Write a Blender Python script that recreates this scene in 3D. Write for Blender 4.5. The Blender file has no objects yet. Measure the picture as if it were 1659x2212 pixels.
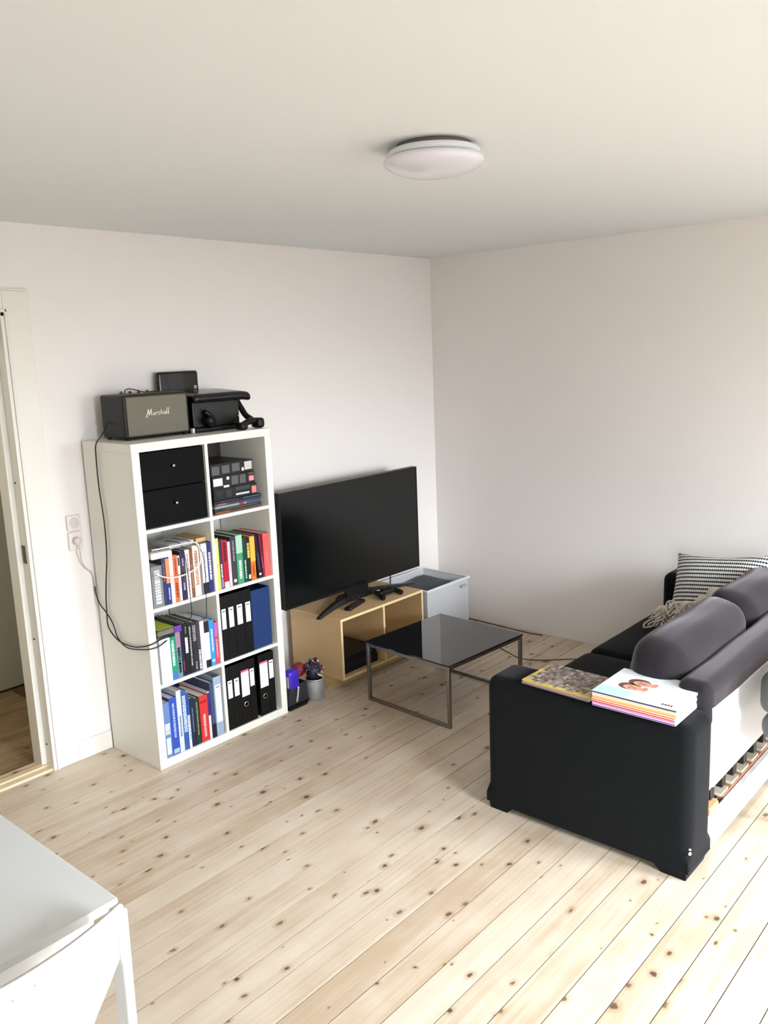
import bpy, bmesh, math, random
from mathutils import Vector, Matrix
random.seed(7)
S = bpy.context.scene
COL = S.collection
# ------------------------------------------------------------------ camera
R_ = Vector((0.6583362, -0.75170958, -0.03906615)); U_ = Vector((0.16475338, 0.09325867, 0.98191606)); F_ = Vector((0.73447245, 0.65286716, -0.18524225))
cam_d = bpy.data.cameras.new('camera'); cam = bpy.data.objects.new('camera', cam_d); COL.objects.link(cam)
cam_d.sensor_fit = 'HORIZONTAL'; cam_d.sensor_width = 36.0; cam_d.lens = 36.0*1835.2/1659.0
cam_d.clip_start = 0.05
m = Matrix((R_, U_, -F_)).transposed().to_4x4(); m.translation = Vector((-1.95368, -3.54135, 1.80984)); cam.matrix_world = m
S.camera = cam
# ------------------------------------------------------------------ exposure, world, lights
S.view_settings.view_transform = 'Standard'; S.view_settings.look = 'None'
S.view_settings.gamma = 1.0; S.view_settings.use_curve_mapping = False
S.view_settings.exposure = 0.03
w = bpy.data.worlds.new('daylight'); S.world = w; w.use_nodes = True
bg = w.node_tree.nodes['Background']; bg.inputs[0].default_value = (0.91, 0.955, 1.0, 1); bg.inputs[1].default_value = 4.3

def area(name, loc, rot, sx, sy, power, col, spread=180):
    d = bpy.data.lights.new(name, 'AREA'); d.shape = 'RECTANGLE'; d.size = sx; d.size_y = sy
    d.energy = power; d.color = col; d.spread = math.radians(spread)
    o = bpy.data.objects.new(name, d); COL.objects.link(o); o.location = loc; o.rotation_euler = rot
    return o
# daylight entering through the two windows behind the camera (wall_front), sky light comes down at a slant
WIN = [(-1.0, 0.1), (0.95, 2.15)]; WZ = (0.70, 2.12); YF = -5.5; XL = -3.0; XR = 2.577; HC = 2.392
for i, (a, b) in enumerate(WIN):
    area('window_daylight', ((a+b)/2, YF-0.30, 1.50), (math.radians(90-41), 0, 0), b-a-0.02, 1.3, (140, 138)[i], (0.84, 0.915, 1.0), 96)
# fill through an unseen left-wall window, added to brighten the right wall
area('side_fill', (XL-0.28, -4.5, 1.5), (math.radians(90-34), 0, math.radians(-90)), 1.15, 1.3, 60, (0.82, 0.92, 1.0), 92)
# added fill that brightens the hallway, no lamp known there
area('hallway_fill', (-1.2, 0.65, HC-.05), (0, 0, 0), .4, .4, 7, (1.0, 0.96, 0.88), 170)

# ------------------------------------------------------------------ materials
MATS = {}
def new_mat(n):
    m = bpy.data.materials.new(n); m.use_nodes = True
    return m, m.node_tree, m.node_tree.nodes['Principled BSDF']
def lin(c):
    return tuple(((x/255.)/12.92 if x/255. <= .04045 else ((x/255.+.055)/1.055)**2.4) for x in c)+(1,)
def mat(n, rgb, rough=.5, metal=0., spec=.5, noise=0., nscale=30., bump=0., sheen=0., coat=0., stretch=None):
    """procedural plain material; rgb in sRGB 0..255"""
    if n in MATS: return MATS[n]
    m, nt, b = new_mat(n); N = nt.nodes; L = nt.links
    c = lin(rgb)
    b.inputs['Base Color'].default_value = c; b.inputs['Roughness'].default_value = rough
    b.inputs['Metallic'].default_value = metal; b.inputs['Specular IOR Level'].default_value = spec
    if sheen: b.inputs['Sheen Weight'].default_value = sheen; b.inputs['Sheen Roughness'].default_value = .4; b.inputs['Sheen Tint'].default_value = (1, .9, .95, 1)
    if coat: b.inputs['Coat Weight'].default_value = coat
    tc = N.new('ShaderNodeTexCoord'); mp = N.new('ShaderNodeMapping'); L.new(tc.outputs['Object'], mp.inputs[0])
    if stretch: mp.inputs['Scale'].default_value = stretch
    nz = N.new('ShaderNodeTexNoise'); nz.inputs['Scale'].default_value = nscale; nz.inputs['Detail'].default_value = 4
    L.new(mp.outputs[0], nz.inputs[0])
    if noise:
        r = N.new('ShaderNodeMix'); r.data_type = 'RGBA'; r.inputs[6].default_value = tuple(x*(1-noise) for x in c[:3])+(1,)
        r.inputs[7].default_value = tuple(min(1, x*(1+noise)) for x in c[:3])+(1,)
        L.new(nz.outputs[0], r.inputs[0]); L.new(r.outputs[2], b.inputs['Base Color'])
    if bump:
        bp = N.new('ShaderNodeBump'); bp.inputs['Strength'].default_value = bump; bp.inputs['Distance'].default_value = .002
        L.new(nz.outputs[0], bp.inputs['Height']); L.new(bp.outputs[0], b.inputs['Normal'])
    MATS[n] = m; return m

def floor_mat(n, base, dark, light):
    m, nt, b = new_mat(n); N = nt.nodes; L = nt.links
    def nd(t, **k):
        o = N.new(t)
        for a, v in k.items(): setattr(o, a, v)
        return o
    def math_(op, a, b2=None, v=None):
        o = nd('ShaderNodeMath', operation=op)
        L.new(a, o.inputs[0])
        if b2 is not None: L.new(b2, o.inputs[1])
        elif v is not None: o.inputs[1].default_value = v
        return o.outputs[0]
    tc = nd('ShaderNodeTexCoord'); oi = nd('ShaderNodeObjectInfo')
    cx = nd('ShaderNodeCombineXYZ'); rm = math_('MULTIPLY', oi.outputs['Random'], v=57.3)
    for i in range(3): L.new(rm, cx.inputs[i])
    ad = nd('ShaderNodeVectorMath', operation='ADD'); L.new(tc.outputs['Object'], ad.inputs[0]); L.new(cx.outputs[0], ad.inputs[1])
    # fine grain lines
    mp = nd('ShaderNodeMapping'); mp.inputs['Scale'].default_value = (1.6, 60, 8); L.new(ad.outputs[0], mp.inputs[0])
    g = nd('ShaderNodeTexNoise'); g.inputs['Scale'].default_value = 1.0; g.inputs['Detail'].default_value = 5; g.inputs['Distortion'].default_value = .5; L.new(mp.outputs[0], g.inputs[0])
    # broad cathedral grain
    mp2 = nd('ShaderNodeMapping'); mp2.inputs['Scale'].default_value = (.9, 13, 5); L.new(ad.outputs[0], mp2.inputs[0])
    g2 = nd('ShaderNodeTexNoise'); g2.inputs['Scale'].default_value = 1.3; g2.inputs['Detail'].default_value = 3; L.new(mp2.outputs[0], g2.inputs[0])
    # blotches
    g3 = nd('ShaderNodeTexNoise'); g3.inputs['Scale'].default_value = 5; g3.inputs['Detail'].default_value = 3; L.new(ad.outputs[0], g3.inputs[0])
    r1 = nd('ShaderNodeValToRGB'); r1.color_ramp.elements[0].position = .38; r1.color_ramp.elements[0].color = lin(dark); r1.color_ramp.elements[1].position = .66; r1.color_ramp.elements[1].color = lin(light)
    e = r1.color_ramp.elements.new(.5); e.color = lin(base)
    s1 = math_('MULTIPLY', g.outputs[0], v=.30); s2 = math_('MULTIPLY', g2.outputs[0], v=.30); s3 = math_('MULTIPLY', g3.outputs[0], v=.30); s4 = math_('MULTIPLY', oi.outputs['Random'], v=.10)
    s = math_('ADD', math_('ADD', s1, s2), math_('ADD', s3, s4)); L.new(s, r1.inputs[0])
    # knots
    col = r1.outputs[0]
    for sc, rad, gate, kc, st in ((5.6, .050, .36, (96, 68, 46), 1.5), (8.2, .050, .40, (116, 90, 66), 1.6), (3.3, .030, .50, (78, 58, 44), 1.3)):
        mk = nd('ShaderNodeMapping'); mk.inputs['Scale'].default_value = (1/st, 1, 0); mk.inputs['Location'].default_value = (sc*3.7, sc*1.3, 0); L.new(ad.outputs[0], mk.inputs[0])
        wn = nd('ShaderNodeTexNoise'); wn.inputs['Scale'].default_value = 30; L.new(ad.outputs[0], wn.inputs[0])
        mm = nd('ShaderNodeMix'); mm.data_type = 'RGBA'; mm.blend_type = 'LINEAR_LIGHT'; mm.inputs[0].default_value = .008
        L.new(mk.outputs[0], mm.inputs[6]); L.new(wn.outputs[1], mm.inputs[7])
        v = nd('ShaderNodeTexVoronoi'); v.voronoi_dimensions = '2D'; v.inputs['Scale'].default_value = sc; L.new(mm.outputs[2], v.inputs['Vector'])
        sep = nd('ShaderNodeSeparateColor'); L.new(v.outputs['Color'], sep.inputs[0])
        gt = math_('GREATER_THAN', sep.outputs[0], v=gate)
        for rr, k, kcol in ((rad*2.3, .38, (150, 120, 84)), (rad, .92, kc)):
            # the radius varies with the cell
            rv = math_('MULTIPLY', math_('ADD', sep.outputs[1], v=.35), v=rr)
            mr = nd('ShaderNodeMapRange'); mr.interpolation_type = 'SMOOTHSTEP'
            L.new(math_('DIVIDE', v.outputs['Distance'], rv), mr.inputs['Value']); mr.inputs['From Min'].default_value = .55; mr.inputs['From Max'].default_value = 1.1; mr.inputs['To Min'].default_value = k; mr.inputs['To Max'].default_value = 0
            fac = math_('MULTIPLY', mr.outputs[0], gt)
            mx = nd('ShaderNodeMix'); mx.data_type = 'RGBA'; L.new(fac, mx.inputs[0]); L.new(col, mx.inputs[6]); mx.inputs[7].default_value = lin(kcol); col = mx.outputs[2]
    L.new(col, b.inputs['Base Color']); b.inputs['Roughness'].default_value = .48; b.inputs['Specular IOR Level'].default_value = .35
    bp = nd('ShaderNodeBump'); bp.inputs['Strength'].default_value = .25; bp.inputs['Distance'].default_value = .001; L.new(g.outputs[0], bp.inputs['Height']); L.new(bp.outputs[0], b.inputs['Normal'])
    return m

def glass_mat(n, tint, mix=.12, rough=.02):
    m = bpy.data.materials.new(n); m.use_nodes = True; nt = m.node_tree; N = nt.nodes; L = nt.links
    N.remove(N['Principled BSDF']); out = [x for x in N if x.type == 'OUTPUT_MATERIAL'][0]
    t = N.new('ShaderNodeBsdfTransparent'); t.inputs[0].default_value = tint
    g = N.new('ShaderNodeBsdfGlossy'); g.inputs['Roughness'].default_value = rough; g.inputs[0].default_value = (1, 1, 1, 1)
    d = N.new('ShaderNodeBsdfTranslucent'); d.inputs[0].default_value = (.9, .92, .95, 1)
    f = N.new('ShaderNodeFresnel'); f.inputs[0].default_value = 1.45
    a = N.new('ShaderNodeMixShader'); a.inputs[0].default_value = mix; L.new(t.outputs[0], a.inputs[1])
    dd = N.new('ShaderNodeBsdfDiffuse'); dd.inputs[0].default_value = (.93, .935, .96, 1); L.new(dd.outputs[0], a.inputs[2])
    c = N.new('ShaderNodeMixShader'); L.new(f.outputs[0], c.inputs[0]); L.new(a.outputs[0], c.inputs[1]); L.new(g.outputs[0], c.inputs[2])
    L.new(c.outputs[0], out.inputs[0]); return m

def stripe_mat():
    m, nt, b = new_mat('woven_stripe'); N = nt.nodes; L = nt.links
    tc = N.new('ShaderNodeTexCoord'); sp = N.new('ShaderNodeSeparateXYZ'); L.new(tc.outputs['Object'], sp.inputs[0])
    def M(op, a, v=None, b2=None):
        o = N.new('ShaderNodeMath'); o.operation = op; L.new(a, o.inputs[0])
        if b2 is not None: L.new(b2, o.inputs[1])
        elif v is not None: o.inputs[1].default_value = v
        return o.outputs[0]
    row = M('SINE', M('MULTIPLY', sp.outputs[1], 2*math.pi/.0195))
    dash = M('SINE', M('MULTIPLY', sp.outputs[0], 2*math.pi/.0100))
    k = M('ADD', row, b2=M('MULTIPLY', dash, .65))
    fac = M('GREATER_THAN', k, .2)
    mx = N.new('ShaderNodeMix'); mx.data_type = 'RGBA'; L.new(fac, mx.inputs[0]); mx.inputs[6].default_value = lin((222, 220, 216)); mx.inputs[7].default_value = lin((38, 40, 46))
    L.new(mx.outputs[2], b.inputs['Base Color']); b.inputs['Roughness'].default_value = .9
    bp = N.new('ShaderNodeBump'); bp.inputs['Strength'].default_value = .5; bp.inputs['Distance'].default_value = .002; L.new(k, bp.inputs['Height']); L.new(bp.outputs[0], b.inputs['Normal'])
    return m

WALL = mat('wall_paint', (243, 237, 232), .75, noise=.012, nscale=2.5, bump=.03, spec=.3)
CEIL = mat('ceiling_paint', (236, 238, 238), .85, noise=.01, nscale=2, spec=.2)
TRIMM = mat('trim_paint', (236, 232, 222), .35, noise=.01)
PINE = floor_mat('scrubbed_pine', (201, 184, 163), (184, 162, 136), (214, 201, 182))
SUB = mat('subfloor_dark', (70, 52, 36), .9, noise=.2)
WHITE = mat('white_foil', (240, 238, 228), .32, noise=.01)
BLK = mat('black_plastic', (11, 11, 12), .42, spec=.35, noise=.1)
BLKM = mat('black_matte', (4, 5, 5), .6, spec=.12, noise=.15, bump=.2, nscale=200)
FAB = mat('charcoal_fabric', (19, 21, 22), .95, noise=.10, nscale=260, bump=.35, sheen=.10, spec=.10)
FAB2 = mat('charcoal_cushion_fabric', (40, 36, 39), .95, noise=.10, nscale=240, bump=.35, sheen=.4, spec=.15)
WFAB = mat('white_lining_fabric', (238, 238, 240), .9, noise=.02, bump=.2, nscale=150)
STEEL = mat('brushed_steel', (150, 146, 140), .3, 1.0, noise=.08, nscale=60)
BIRCH = mat('birch_ply', (206, 173, 125), .45, noise=.10, nscale=6, stretch=(2, 2, 14))
BIRCHE = mat('birch_edge', (232, 204, 158), .5, noise=.08, nscale=12, stretch=(1, 8, 8))
PAPER = mat('page_paper', (226, 220, 206), .9, noise=.06, nscale=160, stretch=(1, 1, .2))
MAGP = mat('magazine_paper', (244, 244, 246), .6, noise=.03, nscale=200, stretch=(.1, .1, 4))
CBL = mat('black_rubber', (22, 21, 20), .5)
WCBL = mat('white_rubber', (235, 232, 222), .45)
CHROME = mat('chrome', (205, 205, 205), .18, 1.0)
SILV = mat('silver_plastic', (200, 200, 200), .3, .6)

# ------------------------------------------------------------------ geometry helpers
ORG = {}
def tag(o, label=None, cat=None, group=None, kind=None):
    if label: o['label'] = label
    if cat: o['category'] = cat
    if group: o['group'] = group
    if kind: o['kind'] = kind
    return o
def thing(name, label, cat, loc=(0, 0, 0), group=None):
    o = bpy.data.objects.new(name, None); COL.objects.link(o); o.location = loc; o.empty_display_size = .05
    ORG[o.name] = Vector(loc); return tag(o, label, cat, group)
class MB:
    def __init__(s): s.bm = bmesh.new(); s.smooth = False
    def box(s, x0, x1, y0, y1, z0, z1, bev=0, mi=0, seg=2):
        vs = [s.bm.verts.new((x, y, z)) for x in (x0, x1) for y in (y0, y1) for z in (z0, z1)]
        fs = [s.bm.faces.new([vs[i] for i in q]) for q in ((0, 1, 3, 2), (4, 6, 7, 5), (0, 4, 5, 1), (2, 3, 7, 6), (0, 2, 6, 4), (1, 5, 7, 3))]
        for f in fs: f.material_index = mi
        if bev:
            es = list({e for f in fs for e in f.edges})
            r = bmesh.ops.bevel(s.bm, geom=es, offset=bev, segments=seg, affect='EDGES', profile=.5)
            for f in r['faces']: f.material_index = mi; f.smooth = True
        return s
    def hexa(s, pts, mi=0):
        """8 points: bottom loop of 4 then top loop of 4"""
        v = [s.bm.verts.new(p) for p in pts]
        for q in ((3, 2, 1, 0), (4, 5, 6, 7), (0, 1, 5, 4), (1, 2, 6, 5), (2, 3, 7, 6), (3, 0, 4, 7)):
            s.bm.faces.new([v[i] for i in q]).material_index = mi
        return s
    def prism(s, poly, axis, a, b, mi=0, bev=0):
        def P(u, v, t):
            return {'x': (t, u, v), 'y': (u, t, v), 'z': (u, v, t)}[axis]
        A = [s.bm.verts.new(P(u, v, a)) for u, v in poly]; B = [s.bm.verts.new(P(u, v, b)) for u, v in poly]
        fs = [s.bm.faces.new(A[::-1]), s.bm.faces.new(B)]
        n = len(poly)
        for i in range(n): fs.append(s.bm.faces.new((A[i], A[(i+1) % n], B[(i+1) % n], B[i])))
        for f in fs: f.material_index = mi
        if bev:
            es = list({e for f in fs for e in f.edges}); bmesh.ops.bevel(s.bm, geom=es, offset=bev, segments=2, affect='EDGES', profile=.5)
        return s
    def lathe(s, prof, c, seg=32, mi=0, axis='z'):
        rings = []
        for r, h in prof:
            ring = []
            for k in range(seg):
                a = 2*math.pi*k/seg; u, v = r*math.cos(a), r*math.sin(a)
                p = {'z': (u, v, h), 'x': (h, u, v), 'y': (u, h, v)}[axis]
                ring.append(s.bm.verts.new((c[0]+p[0], c[1]+p[1], c[2]+p[2])))
            rings.append(ring)
        for a, b in zip(rings, rings[1:]):
            for k in range(seg):
                f = s.bm.faces.new((a[k], a[(k+1) % seg], b[(k+1) % seg], b[k])); f.smooth = True; f.material_index = mi
        if prof[0][0] > 1e-4: s.bm.faces.new(rings[0][::-1]).material_index = mi
        if prof[-1][0] > 1e-4: s.bm.faces.new(rings[-1]).material_index = mi
        return s
    def tube(s, pts, r, seg=8, mi=0, smooth_path=True, closed=False):
        P = [Vector(p) for p in pts]
        if smooth_path and len(P) > 2:
            Q = []
            n = len(P)
            for i in range(n-1 if not closed else n):
                p0 = P[(i-1) % n] if (closed or i > 0) else P[0]*2-P[1]
                p1 = P[i]; p2 = P[(i+1) % n]; p3 = P[(i+2) % n] if (closed or i+2 < n) else P[-1]*2-P[-2]
                for t in (0, .2, .4, .6, .8):
                    Q.append(.5*((2*p1)+(-p0+p2)*t+(2*p0-5*p1+4*p2-p3)*t*t+(-p0+3*p1-3*p2+p3)*t**3))
            if not closed: Q.append(P[-1])
            P = Q
        n = len(P); rings = []; up = Vector((0, 0, 1)); prev = None
        for i in range(n):
            d = (P[(i+1) % n]-P[i-1]) if (closed or 0 < i < n-1) else (P[1]-P[0] if i == 0 else P[-1]-P[-2])
            if d.length < 1e-9: d = Vector((0, 0, 1))
            d.normalize()
            if prev is None: prev = d.orthogonal().normalized()
            nn = prev-d*prev.dot(d)
            nn = nn.normalized() if nn.length > 1e-6 else d.orthogonal().normalized()
            prev = nn; bb = d.cross(nn)
            rings.append([s.bm.verts.new(P[i]+nn*r*math.cos(2*math.pi*k/seg)+bb*r*math.sin(2*math.pi*k/seg)) for k in range(seg)])
        for i in range(n if closed else n-1):
            a, b = rings[i], rings[(i+1) % n]
            for k in range(seg):
                f = s.bm.faces.new((a[k], a[(k+1) % seg], b[(k+1) % seg], b[k])); f.smooth = True; f.material_index = mi
        if not closed:
            s.bm.faces.new(rings[0][::-1]).material_index = mi; s.bm.faces.new(rings[-1]).material_index = mi
        return s
    def soft(s, x0, x1, y0, y1, z0, z1, r, n=10, puff=(0, 0, 0), mi=0, wob=0, seed=0):
        """rounded, puffed upholstery block"""
        c = Vector(((x0+x1)/2, (y0+y1)/2, (z0+z1)/2)); h = Vector(((x1-x0)/2, (y1-y0)/2, (z1-z0)/2))
        rnd = random.Random(seed); ph = [rnd.uniform(0, 6) for _ in range(6)]
        def axis(hh):
            e = [hh-r*(1-math.cos(math.pi/2*k/4)) if False else hh-r+r*k/4 for k in range(4, -1, -1)]
            inner = [(-(hh-r)+2*(hh-r)*k/n) for k in range(n+1)]
            return [-q for q in e][:4]+inner+e[::-1][1:]
        A = [axis(h[i]) for i in range(3)]; V = {}
        def vert(i, j, k):
            key = (i, j, k)
            if key in V: return V[key]
            p = Vector((A[0][i], A[1][j], A[2][k])); inn = Vector([max(-(h[q]-r), min(h[q]-r, p[q])) for q in range(3)])
            d = p-inn
            if d.length > 1e-9: p = inn+d.normalized()*r
            u = [p[q]/h[q] for q in range(3)]
            for q in range(3):
                o1, o2 = (q+1) % 3, (q+2) % 3
                p[q] += puff[q]*u[q]*(max(0, 1-u[o1]**2))*(max(0, 1-u[o2]**2))
            if wob:
                q = c+p
                p += Vector((math.sin(q.y*17+ph[0])*math.sin(q.z*13+ph[1]), math.sin(q.x*15+ph[2])*math.sin(q.z*19+ph[3]), math.sin(q.x*14+ph[4])*math.sin(q.y*16+ph[5])))*wob
            V[key] = s.bm.verts.new(c+p); return V[key]
        N = [len(a)-1 for a in A]
        def quad(a, b, cc, d):
            f = s.bm.faces.new((a, b, cc, d)); f.smooth = True; f.material_index = mi
        for i in range(N[0]):
            for j in range(N[1]):
                quad(vert(i, j, 0), vert(i, j+1, 0), vert(i+1, j+1, 0), vert(i+1, j, 0)); quad(vert(i, j, N[2]), vert(i+1, j, N[2]), vert(i+1, j+1, N[2]), vert(i, j+1, N[2]))
        for i in range(N[0]):
            for k in range(N[2]):
                quad(vert(i, 0, k), vert(i+1, 0, k), vert(i+1, 0, k+1), vert(i, 0, k+1)); quad(vert(i, N[1], k), vert(i, N[1], k+1), vert(i+1, N[1], k+1), vert(i+1, N[1], k))
        for j in range(N[1]):
            for k in range(N[2]):
                quad(vert(0, j, k), vert(0, j, k+1), vert(0, j+1, k+1), vert(0, j+1, k)); quad(vert(N[0], j, k), vert(N[0], j+1, k), vert(N[0], j+1, k+1), vert(N[0], j, k+1))
        return s
    def xf(s, M):
        bmesh.ops.transform(s.bm, matrix=M, verts=s.bm.verts); return s
    def build(s, name, mats, parent=None, local=False):
        me = bpy.data.meshes.new(name); org = Vector((0, 0, 0))
        if parent is not None: org = ORG[parent.name]
        if not local and org.length: bmesh.ops.translate(s.bm, verts=s.bm.verts, vec=-org)
        bmesh.ops.recalc_face_normals(s.bm, faces=s.bm.faces)
        s.bm.to_mesh(me); s.bm.free()
        for m in (mats if isinstance(mats, (list, tuple)) else [mats]): me.materials.append(m)
        o = bpy.data.objects.new(name, me); COL.objects.link(o)
        if parent is not None: o.parent = parent
        ORG[o.name] = org
        return o
def solo(mb, name, mats, label, cat, group=None):
    """a thing of one mesh: origin moved to the bottom centre"""
    vs = [v.co for v in mb.bm.verts]
    c = Vector(((min(v.x for v in vs)+max(v.x for v in vs))/2, (min(v.y for v in vs)+max(v.y for v in vs))/2, min(v.z for v in vs)))
    bmesh.ops.translate(mb.bm, verts=mb.bm.verts, vec=-c)
    o = mb.build(name, mats, None); o.location = c; ORG[o.name] = c
    return tag(o, label, cat, group)
def lettering(name, body, size, M, mt, parent, extrude=.0006, shear=0.):
    cu = bpy.data.curves.new('lettering', 'FONT'); cu.body = body; cu.size = size; cu.extrude = extrude; cu.shear = shear; cu.align_x = 'CENTER'; cu.align_y = 'CENTER'; cu.resolution_u = 2
    t = bpy.data.objects.new('lettering', cu); COL.objects.link(t)
    me = bpy.data.meshes.new_from_object(t.evaluated_get(bpy.context.evaluated_depsgraph_get()))
    bpy.data.objects.remove(t); bpy.data.curves.remove(cu)
    me.name = name; me.transform(Matrix.Translation(-ORG[parent.name]) @ M); me.materials.clear(); me.materials.append(mt)
    o = bpy.data.objects.new(name, me); COL.objects.link(o); o.parent = parent; ORG[o.name] = ORG[parent.name]
    return o
# frame for things drawn on a face looking towards -y
def FY(x, y, z): return Matrix.Translation((x, y, z)) @ Matrix.Rotation(math.radians(90), 4, 'X')

# ------------------------------------------------------------------ room shell
DX0, DX1, DH = -1.16, -.285, 2.03
sub = MB().box(XL-.15, XR+.15, YF-.15, 1.35, -.09, -.022).build('floor', SUB); tag(sub, kind='structure')
PW = .1136
pm = MB().box(XL, XR, -PW/2+.0018, PW/2-.0018, -.022, 0).bm
plank_me = bpy.data.meshes.new('plank'); pm.to_mesh(plank_me); pm.free(); plank_me.materials.append(PINE)
k = 0
for n in range(-39, 9):
    yc = -1.121+PW*n+PW/2
    o = bpy.data.objects.new('plank', plank_me); COL.objects.link(o); o.parent = sub; o.location = (0, yc, 0); k += 1
# last strip against the back wall and the hallway boards
MB().box(XL, XR, -.0986+.0014, -.0, -.022, 0).build('plank', PINE, sub)
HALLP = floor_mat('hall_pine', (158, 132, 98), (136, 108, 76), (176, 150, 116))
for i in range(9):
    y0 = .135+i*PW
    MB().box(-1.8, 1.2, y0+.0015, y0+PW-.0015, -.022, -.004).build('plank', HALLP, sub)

T = .12
wb = MB()
wb.box(XL-.15, DX0, 0, T, 0, HC); wb.box(DX0, DX1, 0, T, DH, HC); wb.box(DX1, XR+.15, 0, T, 0, HC)
tag(wb.build('wall_back', WALL), kind='structure')
tag(MB().box(XR, XR+.15, YF-.15, 0, -.02, HC).build('wall_right', WALL), kind='structure')
wl = MB()   # left wall, its unseen window added for the side fill
wl.box(XL-.15, XL, YF-.15, -5.1, -.02, HC).box(XL-.15, XL, -3.9, 0, -.02, HC).box(XL-.15, XL, -5.1, -3.9, -.02, WZ[0]).box(XL-.15, XL, -5.1, -3.9, WZ[1], HC)
tag(wl.build('wall_left', WALL), kind='structure')
wf = MB()
xs = [XL, WIN[0][0], WIN[0][1], WIN[1][0], WIN[1][1], XR]
for i in range(5):
    if i in (1, 3): wf.box(xs[i], xs[i+1], YF-.15, YF, -.02, WZ[0]).box(xs[i], xs[i+1], YF-.15, YF, WZ[1], HC)
    else: wf.box(xs[i], xs[i+1], YF-.15, YF, -.02, HC)
tag(wf.build('wall_front', WALL), kind='structure')
tag(MB().box(XL-.15, XR+.15, YF-.15, 1.35, HC, HC+.1).build('ceiling', CEIL), kind='structure')
WG = glass_mat('window_glass', (1, 1, 1, 1), 0.0)
def window(n, a, b, side):
    w = MB(); t = .05
    def bx(u0, u1, v0, v1, d0, d1):
        if side == 'y': w.box(u0, u1, YF-.12+d0, YF-.12+d1, v0, v1)
        else: w.box(XL-.12+d0, XL-.12+d1, u0, u1, v0, v1)
    bx(a, a+t, WZ[0], WZ[1], 0, .06); bx(b-t, b, WZ[0], WZ[1], 0, .06); bx(a+t, b-t, WZ[0], WZ[0]+t, 0, .06); bx(a+t, b-t, WZ[1]-t, WZ[1], 0, .06)
    c = (a+b)/2; bx(c-.03, c+.03, WZ[0]+t, WZ[1]-t, 0, .06)
    f = w.build(n, TRIMM); tag(f, kind='structure')
    for u0, u1 in ((a+t, c-.03), (c+.03, b-t)):
        g = MB()
        if side == 'y': g.box(u0, u1, YF-.095, YF-.090, WZ[0]+t, WZ[1]-t)
        else: g.box(XL-.095, XL-.090, u0, u1, WZ[0]+t, WZ[1]-t)
        g.build('pane', WG, f)
    s = MB()
    if side == 'y': s.box(a-.04, b+.04, YF-.0, YF+.10, WZ[0]-.03, WZ[0])
    else: s.box(XL, XL+.10, a-.04, b+.04, WZ[0]-.03, WZ[0])
    s.build('window_sill', TRIMM, f)
window('window_1', *WIN[0], 'y'); window('window_2', *WIN[1], 'y'); window('window_added', -5.1, -3.9, 'x')  # the left-wall one is unseen, added to let the side fill in

# doorway: flat casing, rebated jamb, threshold
dr = MB()
for s0, s1 in ((DX1, DX1+.112), (DX0-.112, DX0)): dr.box(s0, s1, -.010, 0, 0, 2.118, bev=.002)
dr.box(DX0, DX1, -.010, 0, DH, 2.118, bev=.002)
d1 = dr.build('door_1', TRIMM); tag(d1, kind='structure')
j = MB()
j.box(DX1-.016, DX1, -.013, .05, 0, DH, bev=.002); j.box(DX1-.040, DX1, .05, T+.012, 0, DH, bev=.003)
j.box(DX0, DX0+.016, -.013, .05, 0, DH, bev=.002); j.box(DX0, DX0+.040, .05, T+.012, 0, DH, bev=.003)
j.box(DX0, DX1, -.013, .05, DH-.016, DH, bev=.002); j.box(DX0, DX1, .05, T+.012, DH-.04, DH, bev=.003)
j.build('jamb', TRIMM, d1)
bd = MB(); bd.box(DX1-.0005, DX1+.011, -.020, -.010, 0, DH+.012, bev=.003).box(DX0-.011, DX1+.011, -.020, -.010, DH, DH+.012, bev=.003).box(DX0-.011, DX0, -.020, -.010, 0, DH, bev=.003)
bd.build('casing_bead', TRIMM, d1)
MB().box(DX1-.0185, DX1-.0155, .012, .040, .965, 1.045, bev=.001).build('strike_plate', mat('aged_brass', (84, 74, 58), .4, .8, noise=.2), d1)
for z in (1.32, .62, .12): MB().lathe([(0, 0), (.004, 0), (.004, .003), (0, .003)], (DX1-.019, .03, z), 10, axis='x').build('screw', CBL, d1)
MB().box(DX0, DX1, .0, T+.012, -.02, .010, bev=.003).box(DX0, DX1, .035, .075, .010, .020, bev=.003).build('threshold', floor_mat('threshold_pine', (222, 200, 168), (205, 180, 145), (235, 218, 190)), d1)
tag(MB().box(DX1-.05, DX1+.112, -.0145, 0, 2.118, 2.124).build('trim_1', TRIMM), kind='structure')
tag(MB().box(DX1+.112, -.003, -.012, 0, 0, .088, bev=.002).build('baseboard_back', TRIMM), kind='structure')
# hallway beyond the door
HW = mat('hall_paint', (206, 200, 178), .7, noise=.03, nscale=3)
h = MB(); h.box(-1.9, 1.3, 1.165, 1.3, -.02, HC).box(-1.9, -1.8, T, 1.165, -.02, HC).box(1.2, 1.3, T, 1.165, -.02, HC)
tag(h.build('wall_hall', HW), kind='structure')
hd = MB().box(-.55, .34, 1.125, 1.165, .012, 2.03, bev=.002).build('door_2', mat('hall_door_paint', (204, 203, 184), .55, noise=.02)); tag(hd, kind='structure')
MB().box(.118, .158, 1.119, 1.125, .95, 1.07, bev=.001).build('lock_plate', mat('dull_metal', (120, 116, 104), .4, .8), hd)
MB().box(.132, .142, 1.116, 1.119, .985, 1.02).build('keyhole', CBL, hd)
for x, z in ((.122, .716), (.128, .146), (.10, 1.35)): MB().lathe([(0, -.002), (.006, -.002), (.006, .001), (0, .001)], (x, 1.124, z), 10, axis='y').build('screw', CBL, hd)
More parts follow.
